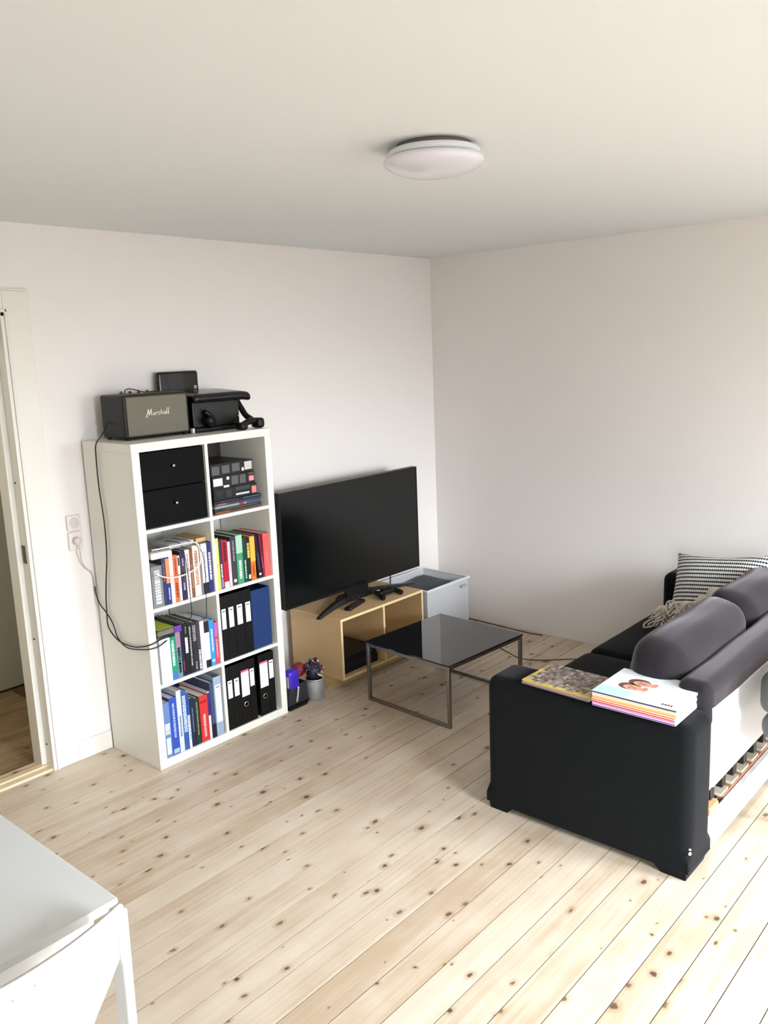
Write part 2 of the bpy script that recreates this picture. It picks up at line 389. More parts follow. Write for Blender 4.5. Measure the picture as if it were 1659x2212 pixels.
solo(MB().soft(.035, .55, .82, 1.10, -.004, .012, .005, n=4), 'floor_patch', mat('brown_patch', (98, 74, 46), .95, noise=.3, nscale=120, bump=.5), 'dark brown flat patch on the hallway floor beyond the doorway', 'mat')  # thin dark brown patch lying on the hallway boards

# ------------------------------------------------------------------ ceiling lamp
lp = thing('ceiling_lamp', 'round white opal glass ceiling lamp, switched off, on the white ceiling', 'lamp', (.122, -1.945, HC))
c = (.122, -1.945, HC)
MB().lathe([(.0, 0), (.108, 0), (.108, -.016), (0, -.016)], c, 40).build('mounting_plate', mat('lamp_mount_grey', (120, 116, 110), .6), lp)
MB().lathe([(0, -.015), (.127, -.015), (.133, -.018), (.134, -.032), (.129, -.036), (0, -.036)], c, 56).build('rim', mat('lamp_rim_white', (238, 238, 238), .35), lp)
pr = [(0, -.036), (.130, -.036), (.143, -.038), (.148, -.043)]+[(.148*math.cos(t), -.043-.046*math.sin(t)) for t in [math.pi/2*i/12 for i in range(1, 12)]]+[(0.0005, -.089)]
MB().lathe(pr, c, 56).build('glass_shade', mat('opal_glass', (228, 226, 233), .22, coat=.3), lp)

# ------------------------------------------------------------------ bookcase
KW, KH, KD, FR, TH = .77, 1.47, .39, .038, .016
YB = -.0132; YK = YB-KD
CH = (KH-2*FR-3*TH)/4
bc = thing('bookcase', 'tall white cube bookcase, two columns by four rows, against the back wall', 'bookcase', (KW/2, YK+KD/2, 0))
MB().box(0, KW, YK, YB, KH-FR, KH, bev=.0015).build('top_panel', WHITE, bc)
MB().box(0, KW, YK, YB, 0, FR, bev=.0015).build('bottom_panel', WHITE, bc)
MB().box(0, FR, YK, YB, FR, KH-FR, bev=.0012).build('side_panel', WHITE, bc)
MB().box(KW-FR, KW, YK, YB, FR, KH-FR, bev=.0012).build('side_panel', WHITE, bc)
MB().box(KW/2-TH/2, KW/2+TH/2, YK+.001, YB, FR, KH-FR, bev=.001).build('divider', WHITE, bc)
RZ = [FR+i*(CH+TH) for i in range(4)]      # shelf tops, bottom to top
for i in range(1, 4):
    for a, b in ((FR, KW/2-TH/2), (KW/2+TH/2, KW-FR)): MB().box(a, b, YK+.001, YB, RZ[i]-TH, RZ[i], bev=.001).build('shelf', WHITE, bc)
C0, C1, C2, C3 = FR, KW/2-TH/2, KW/2+TH/2, KW-FR

# drawer insert top left
di = thing('drawer_insert', 'black two-drawer insert filling the top left cube of the bookcase', 'drawers', ((C0+C1)/2, YK+.19, RZ[3]))
MB().box(C0+.002, C1-.002, YK+.03, YB-.01, RZ[3]+.001, RZ[3]+CH-.003).build('body', BLKM, di)
for z0, z1 in ((RZ[3]+.004, RZ[3]+CH/2-.003), (RZ[3]+CH/2+.001, RZ[3]+CH-.006)):
    d = MB().box(C0+.004, C1-.004, YK+.010, YK+.031, z0, z1, bev=.002).build('drawer', BLKM, di)
    MB().lathe([(.0, -.018), (.006, -.018), (.0075, -.014), (.005, -.008), (.004, 0), (0, 0)], ((C0+C1)/2-.005, YK+.0105, (z0+z1)/2+.012), 16, axis='y').build('knob', CHROME, d)

# ------------------------------------------------------------------ books
def bookmat(c, r=.5): return mat('cover_%d_%d_%d' % c, c, r, noise=.05, nscale=15, spec=.3)
def book(name, label, group, x0, x1, z0, h, dep, col, ys, marks=None, tilt=0, cat='book', soft=False):
    """upright book: spine towards -y at ys; marks = list of (z0frac, z1frac, widthfrac, colour, lines)"""
    wd = x1-x0; t = thing(name, label, cat, (x0 if tilt <= 0 else x1, ys+dep/2, z0), group)
    cm = bookmat(col); bt = min(.0025, wd*.16)
    cv = MB(); cv.box(x0, x0+bt, ys+.002, ys+dep, z0, z0+h).box(x1-bt, x1, ys+.002, ys+dep, z0, z0+h).box(x0, x1, ys, ys+.003, z0, z0+h, bev=min(.0012, wd*.1))
    cv.build('cover', cm, t)
    MB().box(x0+bt, x1-bt, ys+.003, ys+dep-.004, z0+.003, z0+h-.004).build('pages', PAPER, t)
    for (a, b, wf, mc, ln) in (marks or []):
        mk = MB(); xc = (x0+x1)/2; hw = wd*wf/2; za, zb = z0+h*a, z0+h*b
        if ln <= 0: mk.box(xc-hw, xc+hw, ys-.0006, ys+.001, za, zb)
        else:       # print too small to read: short dashes running down the spine
            rnd = random.Random(hash((round(x0, 3), a)) & 0xffff)
            for q in range(ln):
                xa = xc-hw+2*hw*q/ln+.0004; xb = xc-hw+2*hw*(q+1)/ln-.0008*(1 if ln > 1 else 0)
                z = za
                while z < zb-.003:
                    L = rnd.uniform(.003, .0095); mk.box(xa, xb, ys-.0006, ys+.001, z, min(z+L, zb)); z += L+rnd.uniform(.0015, .004)
        mk.build('spine_print', bookmat(mc, .55), t)
    if tilt: t.rotation_euler = (0, math.radians(tilt), 0)
    return t
W_ = (236, 234, 228); K_ = (22, 22, 24)
YS = YK+.010
z2 = RZ[2]+.0005
G = 'books in the left cube of the second row'
B = [
 (.048, .104, .185, (128, 130, 132), 'grey thick paperback with white lettering, first in the left cube of the second row', [(.08, .9, .5, (222, 222, 222), 1)], .15),
 (.105, .122, .215, (52, 56, 86), 'dark slate blue book beside the grey thick paperback under the power strip', [(.5, .9, .4, (150, 90, 100), 1)], .15),
 (.123, .143, .212, (36, 52, 130), 'blue book with an orange upper spine in the second row', [(.45, .98, 1.0, (236, 140, 96), 0), (.1, .35, .3, (220, 220, 235), 1)], .15),
 (.144, .163, .224, (244, 232, 226), 'plain pale cream book between two orange-spined books', [], .17),
 (.164, .186, .214, (222, 108, 62), 'orange book with dark lettering behind the hanging white cable', [(.1, .42, .5, (90, 44, 34), 1), (.6, .95, .4, (120, 60, 40), 1)], .15),
 (.187, .200, .208, (228, 224, 222), 'thin white book right of the orange one, second row', [(.78, .96, .6, (60, 60, 70), 0)], .15),
 (.201, .228, .226, (48, 44, 74), 'navy and maroon book with pale lettering, second row', [(.2, .86, .35, (190, 180, 200), 1), (.35, .7, .25, (140, 50, 64), 0)], .16),
 (.229, .253, .226, (240, 226, 222), 'cream book with small pink lettering, second row', [(.15, .92, .35, (190, 120, 120), 1)], .17),
 (.254, .270, .222, (126, 84, 62), 'narrow brown book between two cream books', [(.2, .7, .3, (190, 160, 130), 1)], .16),
 (.271, .305, .238, (244, 232, 216), 'wide cream book with large red-brown lettering, second row', [(.22, .9, .5, (196, 122, 96), 2)], .17),
 (.318, .350, .236, (232, 226, 232), 'white paperback with black foot, right part of the left cube', [(0, .22, 1.0, (34, 34, 40), 0), (.3, .85, .3, (160, 150, 170), 1)], .19),
 (.351, .375, .238, (46, 48, 108), 'dark indigo paperback with bold white lettering', [(.25, .82, .5, (236, 236, 240), 1)], .19),
]
for x0, x1, hh, cc, lb, mk, dp in B: book('book', lb, G, x0, x1, z2, hh, dp, cc, YS, mk)
G = 'books in the right cube of the second row'
B = [
 (.394, .420, .245, (206, 226, 96), 'lime green book, first in the right cube of the second row', [(.5, .9, .4, (240, 246, 190), 1)], .19, 0),
 (.421, .437, .236, (60, 44, 70), 'thin dark book with white and purple foot beside the lime one', [(.02, .2, .8, (150, 120, 190), 0), (.22, .5, .5, (236, 236, 240), 1)], .17, 0),
 (.438, .470, .228, (172, 30, 46), 'crimson hardback in the right cube of the second row', [(.55, .95, .5, (70, 16, 26), 1), (0, .12, .8, (240, 226, 226), 0)], .19, 0),
 (.471, .487, .216, (232, 204, 212), 'slim pale pink book between crimson and dark grey books', [(.3, .9, .3, (200, 150, 160), 1)], .17, 0),
 (.489, .520, .236, (60, 58, 64), 'dark grey hardback with small white emblem near its foot', [(.06, .12, .5, (230, 230, 230), 0), (.5, .92, .3, (150, 150, 158), 1)], .19, 0),
 (.521, .559, .240, (70, 148, 106), 'green paperback with pale green top, second row', [(.62, .98, 1.0, (166, 204, 182), 0), (.1, .5, .4, (220, 240, 228), 1)], .19, 0),
 (.560, .583, .218, (26, 62, 44), 'dark bottle-green book beside the green paperback', [(.08, .5, .35, (200, 214, 204), 1)], .18, 0),
 (.584, .604, .208, (34, 32, 34), 'black and yellow spined thin book, second row', [(.55, .9, .7, (228, 206, 92), 1), (.05, .15, .6, (230, 230, 230), 0)], .18, 0),
 (.605, .635, .218, (226, 116, 40), 'orange book with bright yellow upper spine', [(.42, .98, 1.0, (246, 178, 70), 0), (.08, .35, .4, (160, 64, 30), 1)], .18, 0),
 (.650, .672, .220, (24, 24, 34), 'black book leaning against the red folder', [(.06, .11, .6, (230, 220, 220), 0), (.2, .6, .3, (90, 90, 120), 1)], .19, -5),
 (.677, .688, .216, (120, 26, 66), 'slim dark magenta book leaning beside the red folder', [(.2, .5, .3, (200, 120, 150), 1)], .19, -4),
]
for x0, x1, hh, cc, lb, mk, dp, tl in B: book('book', lb, G, x0, x1, z2, hh, dp, cc, YS+.002, mk, tl)
book('folder', 'coral red wide folder at the right end of the second row', None, .6905, .730, z2, .214, .22, (222, 92, 90), YS+.004, [(.2, .6, .1, (240, 130, 126), 0)], cat='folder')
z1 = RZ[1]+.0005
book('magazine_holder', 'white cardboard magazine file, left end of the third row', None, .052, .108, z1, .205, .24, (238, 240, 246), YS-.006, [(.1, .5, .5, (206, 212, 226), 0)], cat='file')
G = 'books in the left cube of the third row'
B = [
 (.109, .140, .218, (34, 140, 104), 'green paperback with white lettering and dark cap, third row', [(.92, .99, 1.0, (26, 34, 34), 0), (0, .16, 1.0, (58, 110, 170), 0), (.3, .85, .4, (210, 240, 226), 1)], .17),
 (.141, .168, .236, (150, 120, 134), 'dusty pink and grey-green book in the third row', [(0, .6, .9, (96, 132, 134), 0), (.1, .6, .5, (214, 226, 226), 1)], .18),
 (.169, .186, .250, (24, 24, 52), 'tall thin midnight blue book, third row', [(.1, .3, .3, (160, 60, 80), 1)], .2),
 (.187, .210, .246, (22, 22, 24), 'black book with a long white spine panel, third row', [(.42, .72, .6, (240, 240, 244), 0), (.8, .93, .3, (120, 150, 90), 1)], .2),
 (.211, .231, .242, (30, 30, 32), 'black book with silver lettering down its spine, third row', [(.15, .92, .35, (176, 176, 180), 1)], .2),
 (.232, .257, .238, (44, 40, 44), 'charcoal book with patchy grey print, third row', [(.62, .96, .7, (150, 146, 152), 2), (.05, .2, .3, (160, 150, 160), 1)], .2),
 (.258, .276, .234, (64, 58, 62), 'dark grey-brown book left of the wide white one', [(.02, .42, .6, (226, 222, 226), 1)], .2),
 (.277, .299, .230, (240, 236, 238), 'plain white book in the third row', [(.1, .3, .2, (190, 190, 196), 1)], .21),
 (.300, .327, .222, (240, 240, 244), 'white book with black cap and black foot, third row', [(.76, 1, 1.0, (36, 28, 44), 0), (0, .16, 1.0, (26, 26, 34), 0)], .2),
 (.328, .355, .222, (52, 138, 200), 'sky blue paperback, third row', [(.3, .8, .35, (196, 226, 244), 1), (.08, .13, .5, (236, 240, 244), 0)], .2),
 (.356, .375, .205, (214, 58, 84), 'red book with a purple upper edge, right end of the third row', [(.66, .98, 1.0, (176, 96, 168), 0), (.15, .6, .4, (240, 170, 180), 1)], .18),
]
for x0, x1, hh, cc, lb, mk, dp in B: book('book', lb, G, x0, x1, z1, hh, dp, cc, YS, mk)
# lying book on top of the file and the green paperback
t = thing('book', 'black book with lime top and purple spine end lying flat on the third row', 'book', (.105, YS+.1, z1+.2195))
MB().box(.044, .168, YS-.012, YS+.16, z1+.2195, z1+.2225).box(.044, .168, YS-.012, YS+.16, z1+.2465, z1+.2495).box(.165, .168, YS-.012, YS+.16, z1+.2225, z1+.2465).build('cover', bookmat((30, 28, 30)), t)
MB().box(.046, .1655, YS-.009, YS+.155, z1+.2225, z1+.2465).build('pages', mat('grey_pages', (110, 108, 100), .9, noise=.2, nscale=200, stretch=(1, 1, 3)), t)
MB().box(.050, .135, YS-.010, YS+.14, z1+.2495, z1+.2501).build('cover_print', bookmat((176, 190, 70)), t)
MB().box(.132, .1685, YS-.0132, YS-.004, z1+.2195, z1+.2495).build('spine_end', bookmat((96, 60, 150)), t)
t['group'] = G
z0 = RZ[0]+.0005
G = 'books in the left cube of the bottom row'
B = [
 (.042, .078, .262, (96, 124, 170), 'pale blue book with white block lettering, first in the bottom row', [(.42, .62, .7, (238, 240, 246), 1), (.05, .35, .6, (200, 214, 232), 0)], .17),
 (.079, .117, .272, (48, 72, 164), 'royal blue thick book in the bottom row', [(.3, .92, .3, (160, 176, 226), 1), (.02, .1, .8, (150, 176, 190), 0)], .18),
 (.118, .143, .296, (196, 206, 216), 'tall pale grey-blue book in the bottom row', [(.25, .6, .35, (90, 108, 130), 1)], .22),
 (.144, .170, .286, (52, 84, 150), 'blue and white mottled book in the bottom row', [(.3, .92, .7, (206, 218, 236), 2)], .2),
 (.171, .184, .268, (232, 236, 242), 'thin white book with blue print, bottom row', [(.15, .6, .6, (120, 150, 200), 1), (.6, 1, 1, (40, 70, 140), 0)], .2),
 (.186, .211, .236, (26, 36, 58), 'dark navy book in the bottom row', [(.3, .8, .25, (110, 120, 150), 1)], .2),
 (.212, .236, .228, (30, 52, 44), 'dark green book with small lettering left of the red book', [(.2, .9, .25, (150, 160, 110), 1)], .2),
 (.240, .286, .226, (198, 48, 50), 'fat red book in the bottom row', [(.1, .6, .3, (236, 190, 190), 2), (.84, .9, .8, (150, 30, 34), 0)], .2),
]
for x0, x1, hh, cc, lb, mk, dp in B: book('book', lb, G, x0, x1, z0, hh, dp, cc, YS, mk)
book('book', 'thin white and pink book pressed behind the fat red book', G, .2875, .300, z0, .235, .22, (236, 222, 230), YS, [(.5, .98, 1, (70, 30, 110), 0)])
book('folder', 'slate blue folder with black pages in the bottom row', None, .302, .326, z0, .274, .29, (62, 76, 104), YS-.002, [(0, .25, 1.0, (24, 26, 30), 0)], cat='folder')

def binder(label, x0, x1, z, h, dep, lab=None, ring=False, col=(9, 9, 10), group='lever arch binders', y=YK+.008, pink=False):
    t = thing('binder', label, 'binder', ((x0+x1)/2, y+dep/2, z), group); cm = bookmat(col, .45)
    MB().box(x0, x0+.002, y+.002, y+dep, z, z+h).box(x1-.002, x1, y+.002, y+dep, z, z+h).box(x0, x1, y, y+.0025, z, z+h, bev=.001).build('cover', cm, t)
    MB().box(x0+.002, x1-.002, y+.02, y+dep-.01, z+.006, z+h-.02).build('pages', PAPER if col[0] > 30 else mat('dark_board', (40, 40, 42), .8), t)  # dark-covered binders get a dark fill, pale ones paper
    if lab:
        a, b, u0, u1 = lab
        MB().box(x0+(x1-x0)*u0, x0+(x1-x0)*u1, y-.0007, y+.001, z+h*a, z+h*b).build('label_card', bookmat((244, 244, 246)), t)
        if pink: MB().box(x0+(x1-x0)*u0, x0+(x1-x0)*u1, y-.0011, y+.0002, z+h*(b-.03), z+h*b).build('label_band', bookmat((226, 96, 130)), t)
        else: MB().box(x0+(x1-x0)*(u0+.12), x0+(x1-x0)*(u1-.12), y-.0011, y+.0002, z+h*(b-.045), z+h*(b-.03)).build('label_line', bookmat((60, 60, 64)), t)
    if ring:
        MB().lathe([(.009, -.0022), (.013, -.0022), (.013, .0005), (.009, .0005), (.009, -.0022)], ((x0+x1)/2, y, z+h*.31), 24, axis='y').build('finger_ring', CHROME, t)
        MB().lathe([(0, -.001), (.009, -.001), (.009, .0004), (0, .0004)], ((x0+x1)/2, y, z+h*.31), 20, axis='y').build('finger_hole', CBL, t)
    return t
binder('blue-grey lever arch binder with a pale spine label, right of the bottom row left cube', .3275, .372, z0, .292, .29, (.22, .86, .18, .9), col=(150, 164, 188), group=None, y=YK+.012)
GB = 'black binders in the right cubes of the bookcase'
bx = [(.396, .436), (.4365, .484), (.4845, .538), (.5385, .587)]
bl = ['first black binder from the left in the third row', 'second black binder from the left in the third row', 'third black binder from the left in the third row', 'black binder touching the navy box file in the third row']
for (a, b), l in zip(bx, bl): binder(l, a, b, z1, .318, .28, (.49, .80, .22, .82), group=GB)
binder('wide navy blue box file, right end of the third row', .588, .708, z1, .300, .25, col=(30, 52, 98), group=None, y=YK+.012)
bx = [(.396, .437, (.50, .78, .3, .95)), (.4385, .483, (.50, .78, .2, .85)), (.4845, .540, (.44, .86, .12, .98)), (.5415, .580, (.56, .84, .12, .8)), (.604, .664, (.46, .88, .1, .95)), (.6655, .703, (.56, .86, .12, .85))]
bl = ['black binder at the left end of the bottom right cube', 'narrow-labelled black binder, second in the bottom right cube', 'black binder with long pink-topped label and finger ring, bottom right cube', 'black binder just left of the gap in the bottom right cube', 'black binder with pink-topped label right of the gap, bottom right cube', 'black binder at the right end of the bottom right cube']
for i, ((a, b, lab), l) in enumerate(zip(bx, bl)): binder(l, a, b, z0, .318, .29, lab, ring=(i in (2, 4)), group=GB, pink=(i in (2, 4)))

# stack of boxes top right
z3 = RZ[3]+.0005; yb = YK+.022
GS = 'flat items stacked in the top right cube'
def flat(label, x0, x1, za, zb, col, marks, y=yb, dep=.26, name='game_case', cat='case', grp=GS):
    t = thing(name, label, cat, ((x0+x1)/2, y+dep/2, za), grp)
    MB().box(x0, x1, y, y+dep, za, zb-.0005, bev=min(.0015, (zb-za)*.15)).build('shell', bookmat(col, .4), t)
    for (a, b, u, v, c) in marks:
        MB().box(x0+(x1-x0)*a, x0+(x1-x0)*b, y-.0007, y+.001, za+(zb-za)*u, za+(zb-za)*v).build('printed_patch', bookmat(c), t)
    return t
zz = z3
for (th, x0, x1, col, lb, mk) in [
    (.012, .424, .706, (92, 62, 40), 'brown flat case at the very bottom of the top right stack', [(.03, .3, .2, .8, (150, 84, 40))]),
    (.013, .422, .700, (44, 50, 52), 'dark grey-green flat case second from the bottom of the stack', [(.2, .95, .3, .7, (74, 84, 84))]),
    (.012, .426, .712, (150, 150, 152), 'pale silver thin case in the top right stack', [(.5, .6, .1, .9, (150, 50, 60)), (.65, .98, .1, .9, (60, 84, 110))]),
    (.013, .424, .704, (66, 58, 70), 'dull violet thin case in the top right stack', [(.05, .25, .2, .8, (140, 100, 110)), (.6, .95, .2, .9, (50, 60, 84))]),
    (.012, .422, .708, (26, 30, 40), 'black-blue thin case directly under the three boxes', [(.1, .5, .4, .6, (90, 90, 110)), (.6, .98, .3, .7, (66, 100, 120))])]:
    flat(lb, x0, x1, zz, zz+th, col, mk, name='game_case'); zz += th
GX = 'three black printed boxes stacked in the top right cube'
for (th, x0, x1, lb, mk) in [
    (.056, .428, .684, 'lowest of the three black printed boxes in the top right cube', [(.05, .2, .35, .8, (44, 44, 46)), (.27, .4, .2, .8, (54, 54, 56)), (.5, .82, .2, .36, (206, 206, 206)), (.88, .99, .15, .75, (228, 130, 126)), (.5, .84, .6, .9, (62, 64, 64))]),
    (.058, .424, .676, 'middle black printed box with a white sticker at its left end', [(.02, .23, .22, .82, (238, 238, 238)), (.25, .38, .02, .2, (228, 228, 228)), (.33, .39, .62, .86, (236, 236, 236)), (.44, .60, .15, .85, (92, 92, 92)), (.64, .78, .15, .85, (92, 92, 92)), (.86, .98, .22, .62, (232, 150, 148)), (.86, .98, .68, .92, (110, 60, 62))]),
    (.058, .418, .668, 'topmost black printed box with a pale sticker at its right end', [(.03, .2, .12, .8, (96, 96, 94)), (.26, .44, .16, .8, (96, 96, 94)), (.5, .68, .2, .85, (96, 96, 94)), (.80, .98, .2, .86, (204, 202, 196)), (.73, .78, .15, .42, (236, 236, 236))])]:
    flat(lb, x0, x1, zz, zz+th, (30, 30, 30), mk, y=yb+.004, name='printed_box', cat='box', grp=GX); zz += th
solo(MB().box(.402, .728, -.060, -.045, RZ[3]+.0005, RZ[3]+.325, bev=.002), 'backdrop', mat('dark_brown_backdrop', (58, 48, 42), .7, noise=.15, nscale=8), 'dark brown board darkening the back of the top right cube', 'backdrop')  # added backdrop, gives this cube its dark back
# lying tan file on the books of row 2 (pages seen from above) and the power strip
ps = thing('power_strip', 'white power strip lying on the books in the second row', 'power strip', (.115, YS+.09, z2+.226))
PS = MB().soft(.060, .165, YS-.012, YS+.040, z2+.2155, z2+.2455, .008, n=3); PS.build('housing', WCBL, ps)
for x in (.075, .10, .125): MB().lathe([(0, 0), (.009, 0), (.009, .0015), (0, .0015)], (x, YS+.015, z2+.2455), 14).build('socket', mat('socket_grey', (190, 186, 176), .5), ps)
ps.rotation_euler = (0, 0, math.radians(-5))
md = thing('modem', 'flat grey-white box lying on the second row books behind the power strip', 'modem', (.24, YS+.1, z2+.239))
MB().soft(.165, .300, YS+.02, YS+.15, z2+.2385, z2+.262, .006, n=3).build('housing', mat('modem_grey', (188, 190, 196), .4), md)
MB().box(.18, .285, YS+.0185, YS+.021, z2+.246, z2+.250).build('vent', mat('vent_grey', (120, 122, 128), .5), md)
bk = thing('book', 'tan-covered book lying flat on the right books of the second row', 'book', (.34, YS+.1, z2+.2385), None)
MB().box(.316, .375, YS+.03, YS+.19, z2+.2385, z2+.2405).box(.316, .375, YS+.03, YS+.19, z2+.2565, z2+.2585).box(.3735, .3755, YS+.03, YS+.19, z2+.2405, z2+.2565).build('cover', bookmat((200, 158, 98)), bk)
MB().box(.318, .3735, YS+.032, YS+.188, z2+.2405, z2+.2565).build('pages', mat('tan_pages', (206, 176, 128), .9, noise=.1, nscale=150, stretch=(1, 1, 4)), bk)

# cables of the bookcase
solo(MB().tube([(.05, YS-.02, 1.008), (.13, YS-.03, 1.008), (.20, YS-.032, 1.008), (.262, YS-.034, 1.004), (.282, YS-.036, .985), (.287, YS-.036, .95), (.286, YS-.034, .905), (.262, YS-.034, .884), (.22, YS-.036, .873), (.17, YS-.036, .868), (.12, YS-.036, .873), (.085, YS-.034, .884), (.055, YS-.030, .902)], .0032, 7), 'cable', WCBL, 'white cable looping in front of the second row books', 'cable')
solo(MB().tube([(.165, YS+.05, 1.02), (.185, YS+.0, 1.016), (.200, YS-.030, .995), (.203, YS-.046, .90), (.205, YS-.050, .80), (.206, YS-.050, .74), (.207, YS-.046, .68), (.207, YS-.012, .648)], .0018, 6), 'cable', CBL, 'thin black cable hanging straight down at the middle of the left cubes', 'cable')
solo(MB().tube([(.210, YS+.05, 1.022), (.240, YS+.0, 1.014), (.270, YS-.025, .992), (.293, YS-.044, .95), (.296, YS-.050, .86), (.291, YS-.052, .77), (.288, YS-.05, .70), (.285, YS-.046, .65), (.283, YS-.012, .636)], .0018, 6), 'cable', CBL, 'thin black cable hanging in front of the wide cream book', 'cable')
XC = -.010
solo(MB().tube([(.075, -.12, 1.55), (.045, -.155, 1.535), (.012, -.165, 1.50), (XC-.006, -.160, 1.464), (XC, -.139, 1.41), (XC, -.137, 1.277), (XC, -.152, 1.113), (XC, -.144, .963), (XC, -.118, .85), (XC, -.101, .762), (XC, -.094, .69), (XC, -.092, .629), (XC, -.12, .595), (XC, -.17, .570), (XC, -.235, .562), (XC, -.301, .565), (XC, -.36, .578), (XC, -.405, .592), (.012, -.42, .598), (.046, -.416, .604), (.085, -.405, .610)], .0030, 7), 'cable', CBL, 'black cable from the speaker looping down the side of the bookcase', 'cable')
solo(MB().tube([(XC, -.012, .80), (XC, -.016, .76), (XC, -.041, .719), (XC, -.085, .69), (XC, -.128, .655), (XC, -.150, .62), (XC, -.162, .587), (XC, -.20, .560), (XC-.004, -.25, .552), (XC-.004, -.301, .556), (XC-.003, -.36, .566), (XC, -.41, .576), (.016, -.424, .578), (.05, -.420, .582), (.09, -.405, .588)], .0028, 7), 'cable', CBL, 'second black cable crossing the loop beside the bookcase', 'cable')
ot = thing('wall_outlet', 'white double wall socket on the back wall left of the bookcase', 'socket', (-.075, 0, 1.07))
for za, zb in ((1.075, 1.145), (.985, 1.068)):
    p = MB().box(-.110, -.045, -.012, 0, za, zb, bev=.004).build('socket_plate', mat('socket_plate_white', (236, 229, 223), .4), ot)
MB().lathe([(.021, -.0135), (.024, -.0135), (.024, -.011), (.021, -.011)], (-.0775, 0, 1.11), 24, axis='y').build('socket_ring', mat('socket_ring_grey', (216, 208, 202), .5), ot)
pl = thing('plug', 'white plug in the lower socket with a thin white cord', 'plug', (-.075, -.013, 1.02))
MB().lathe([(0, -.040), (.013, -.040), (.018, -.034), (.019, -.0125), (0, -.0125)], (-.0775, 0, 1.028), 20, axis='y').build('plug_body', mat('plug_white', (224, 212, 203), .4), pl)
MB().tube([(-.0775, -.034, 1.012), (-.0770, -.036, .98), (-.066, -.022, .93), (-.045, -.012, .895), (-.018, -.010, .868), (-.010, -.011, .83), (-.010, -.012, .80)], .0026, 7).build('cord', mat('cord_white', (206, 192, 182), .5), pl)

# ------------------------------------------------------------------ on top of the bookcase
zt = KH+.0005
sp = thing('speaker', 'black box speaker with grey grille and white script lettering on the bookcase', 'speaker', (.25, -.155, zt))
sx0, sx1, sy0, sy1 = .079, .418, -.252, -.062
MB().soft(sx0, sx1, sy0+.003, sy1, zt+.008, zt+.198, .010, n=3).build('cabinet', mat('black_vinyl', (12, 12, 12), .5, noise=.2, nscale=300, bump=.3), sp)
MB().box(sx0+.014, sx1-.012, sy0-.001, sy0+.006, zt+.018, zt+.186, bev=.002).build('grille', mat('salt_pepper_grille', (116, 112, 98), .75, noise=.18, nscale=420, bump=.3), sp)
gb = MB()
gx0, gx1, gz0, gz1 = sx0+.013, sx1-.011, zt+.017, zt+.187
for q in ((gx0-.002, gx1+.002, gz0-.002, gz0), (gx0-.002, gx1+.002, gz1, gz1+.002), (gx0-.002, gx0, gz0, gz1), (gx1, gx1+.002, gz0, gz1)): gb.box(q[0], q[1], sy0-.003, sy0+.004, q[2], q[3])
gb.build('grille_piping', mat('piping_brass', (92, 84, 62), .4, .5), sp)
LT = mat('logo_white', (236, 232, 218), .3)
xm, zm = .245, zt+.112
def stroke(pts, r=.0017): lb_.tube([(xm+x, sy0-.0025, zm+z) for x, z in pts], r, 6)
lb_ = MB()
stroke([(-.058, -.012), (-.050, .004), (-.046, .017), (-.044, -.008), (-.038, .004), (-.031, .018), (-.032, .0), (-.030, -.010)], .0023)
stroke([(-.064, -.014), (-.056, -.017), (-.050, -.011)], .0016)
stroke([(-.016, .002), (-.022, -.002), (-.022, -.009), (-.015, -.008), (-.013, .001), (-.012, -.009)])
stroke([(-.007, -.010), (-.005, .002), (-.001, .0), (.003, .003)])
stroke([(.013, .003), (.007, .002), (.008, -.004), (.011, -.008), (.004, -.011)])
stroke([(.017, -.010), (.021, .014), (.019, .0), (.025, .002), (.026, -.009)])
stroke([(.040, .003), (.033, -.001), (.033, -.009), (.040, -.007), (.042, .003), (.043, -.009)])
stroke([(.047, -.010), (.050, .006), (.054, .019), (.050, .006), (.050, -.009)])
stroke([(.056, -.010), (.059, .006), (.064, .021), (.059, .004), (.060, -.009)])
lb_.build('logo_lettering', LT, sp)
for x in (sx0+.02, sx1-.02):
    for y in (sy0+.02, sy1-.02): MB().lathe([(0, 0), (.010, 0), (.010, .0085), (0, .0085)], (x, y, zt), 12).build('foot', CBL, sp)
MB().box(sx0+.05, sx1-.06, -.145, -.085, zt+.196, zt+.199).build('control_panel', mat('brass_panel', (120, 104, 66), .35, .9), sp)
for i in range(5): MB().lathe([(0, 0), (.007, 0), (.006, .011), (0, .011)], (sx0+.08+i*.045, -.115, zt+.199), 14).build('control_knob', mat('brass_knob', (130, 112, 70), .3, .9), sp)
solo(MB().tube([(.115, -.215, zt+.2005), (.125, -.20, zt+.215), (.150, -.19, zt+.222), (.190, -.185, zt+.215), (.225, -.188, zt+.205), (.26, -.18, zt+.2035), (.30, -.17, zt+.2035), (.33, -.165, zt+.203)], .0022, 7), 'cable', CBL, 'short black cable lying in an arc on top of the speaker', 'cable')
# black slab standing behind
ck = thing('router', 'small black rounded upright box with a grey logo behind the speaker', 'router', (.525, -.035, zt))
MB().soft(.400, .635, -.052, -.022, zt, zt+.286, .014, n=3).build('housing', mat('glossy_black', (18, 19, 20), .22, noise=.1), ck)
MB().box(.602, .618, -.0535, -.0515, zt+.198, zt+.214, bev=.0005).build('logo_badge', mat('badge_grey', (170, 170, 170), .4), ck)
MB().box(.455, .545, -.0528, -.0515, zt+.19, zt+.275, bev=.0005).build('front_panel', mat('dark_panel', (30, 36, 38), .3), ck)
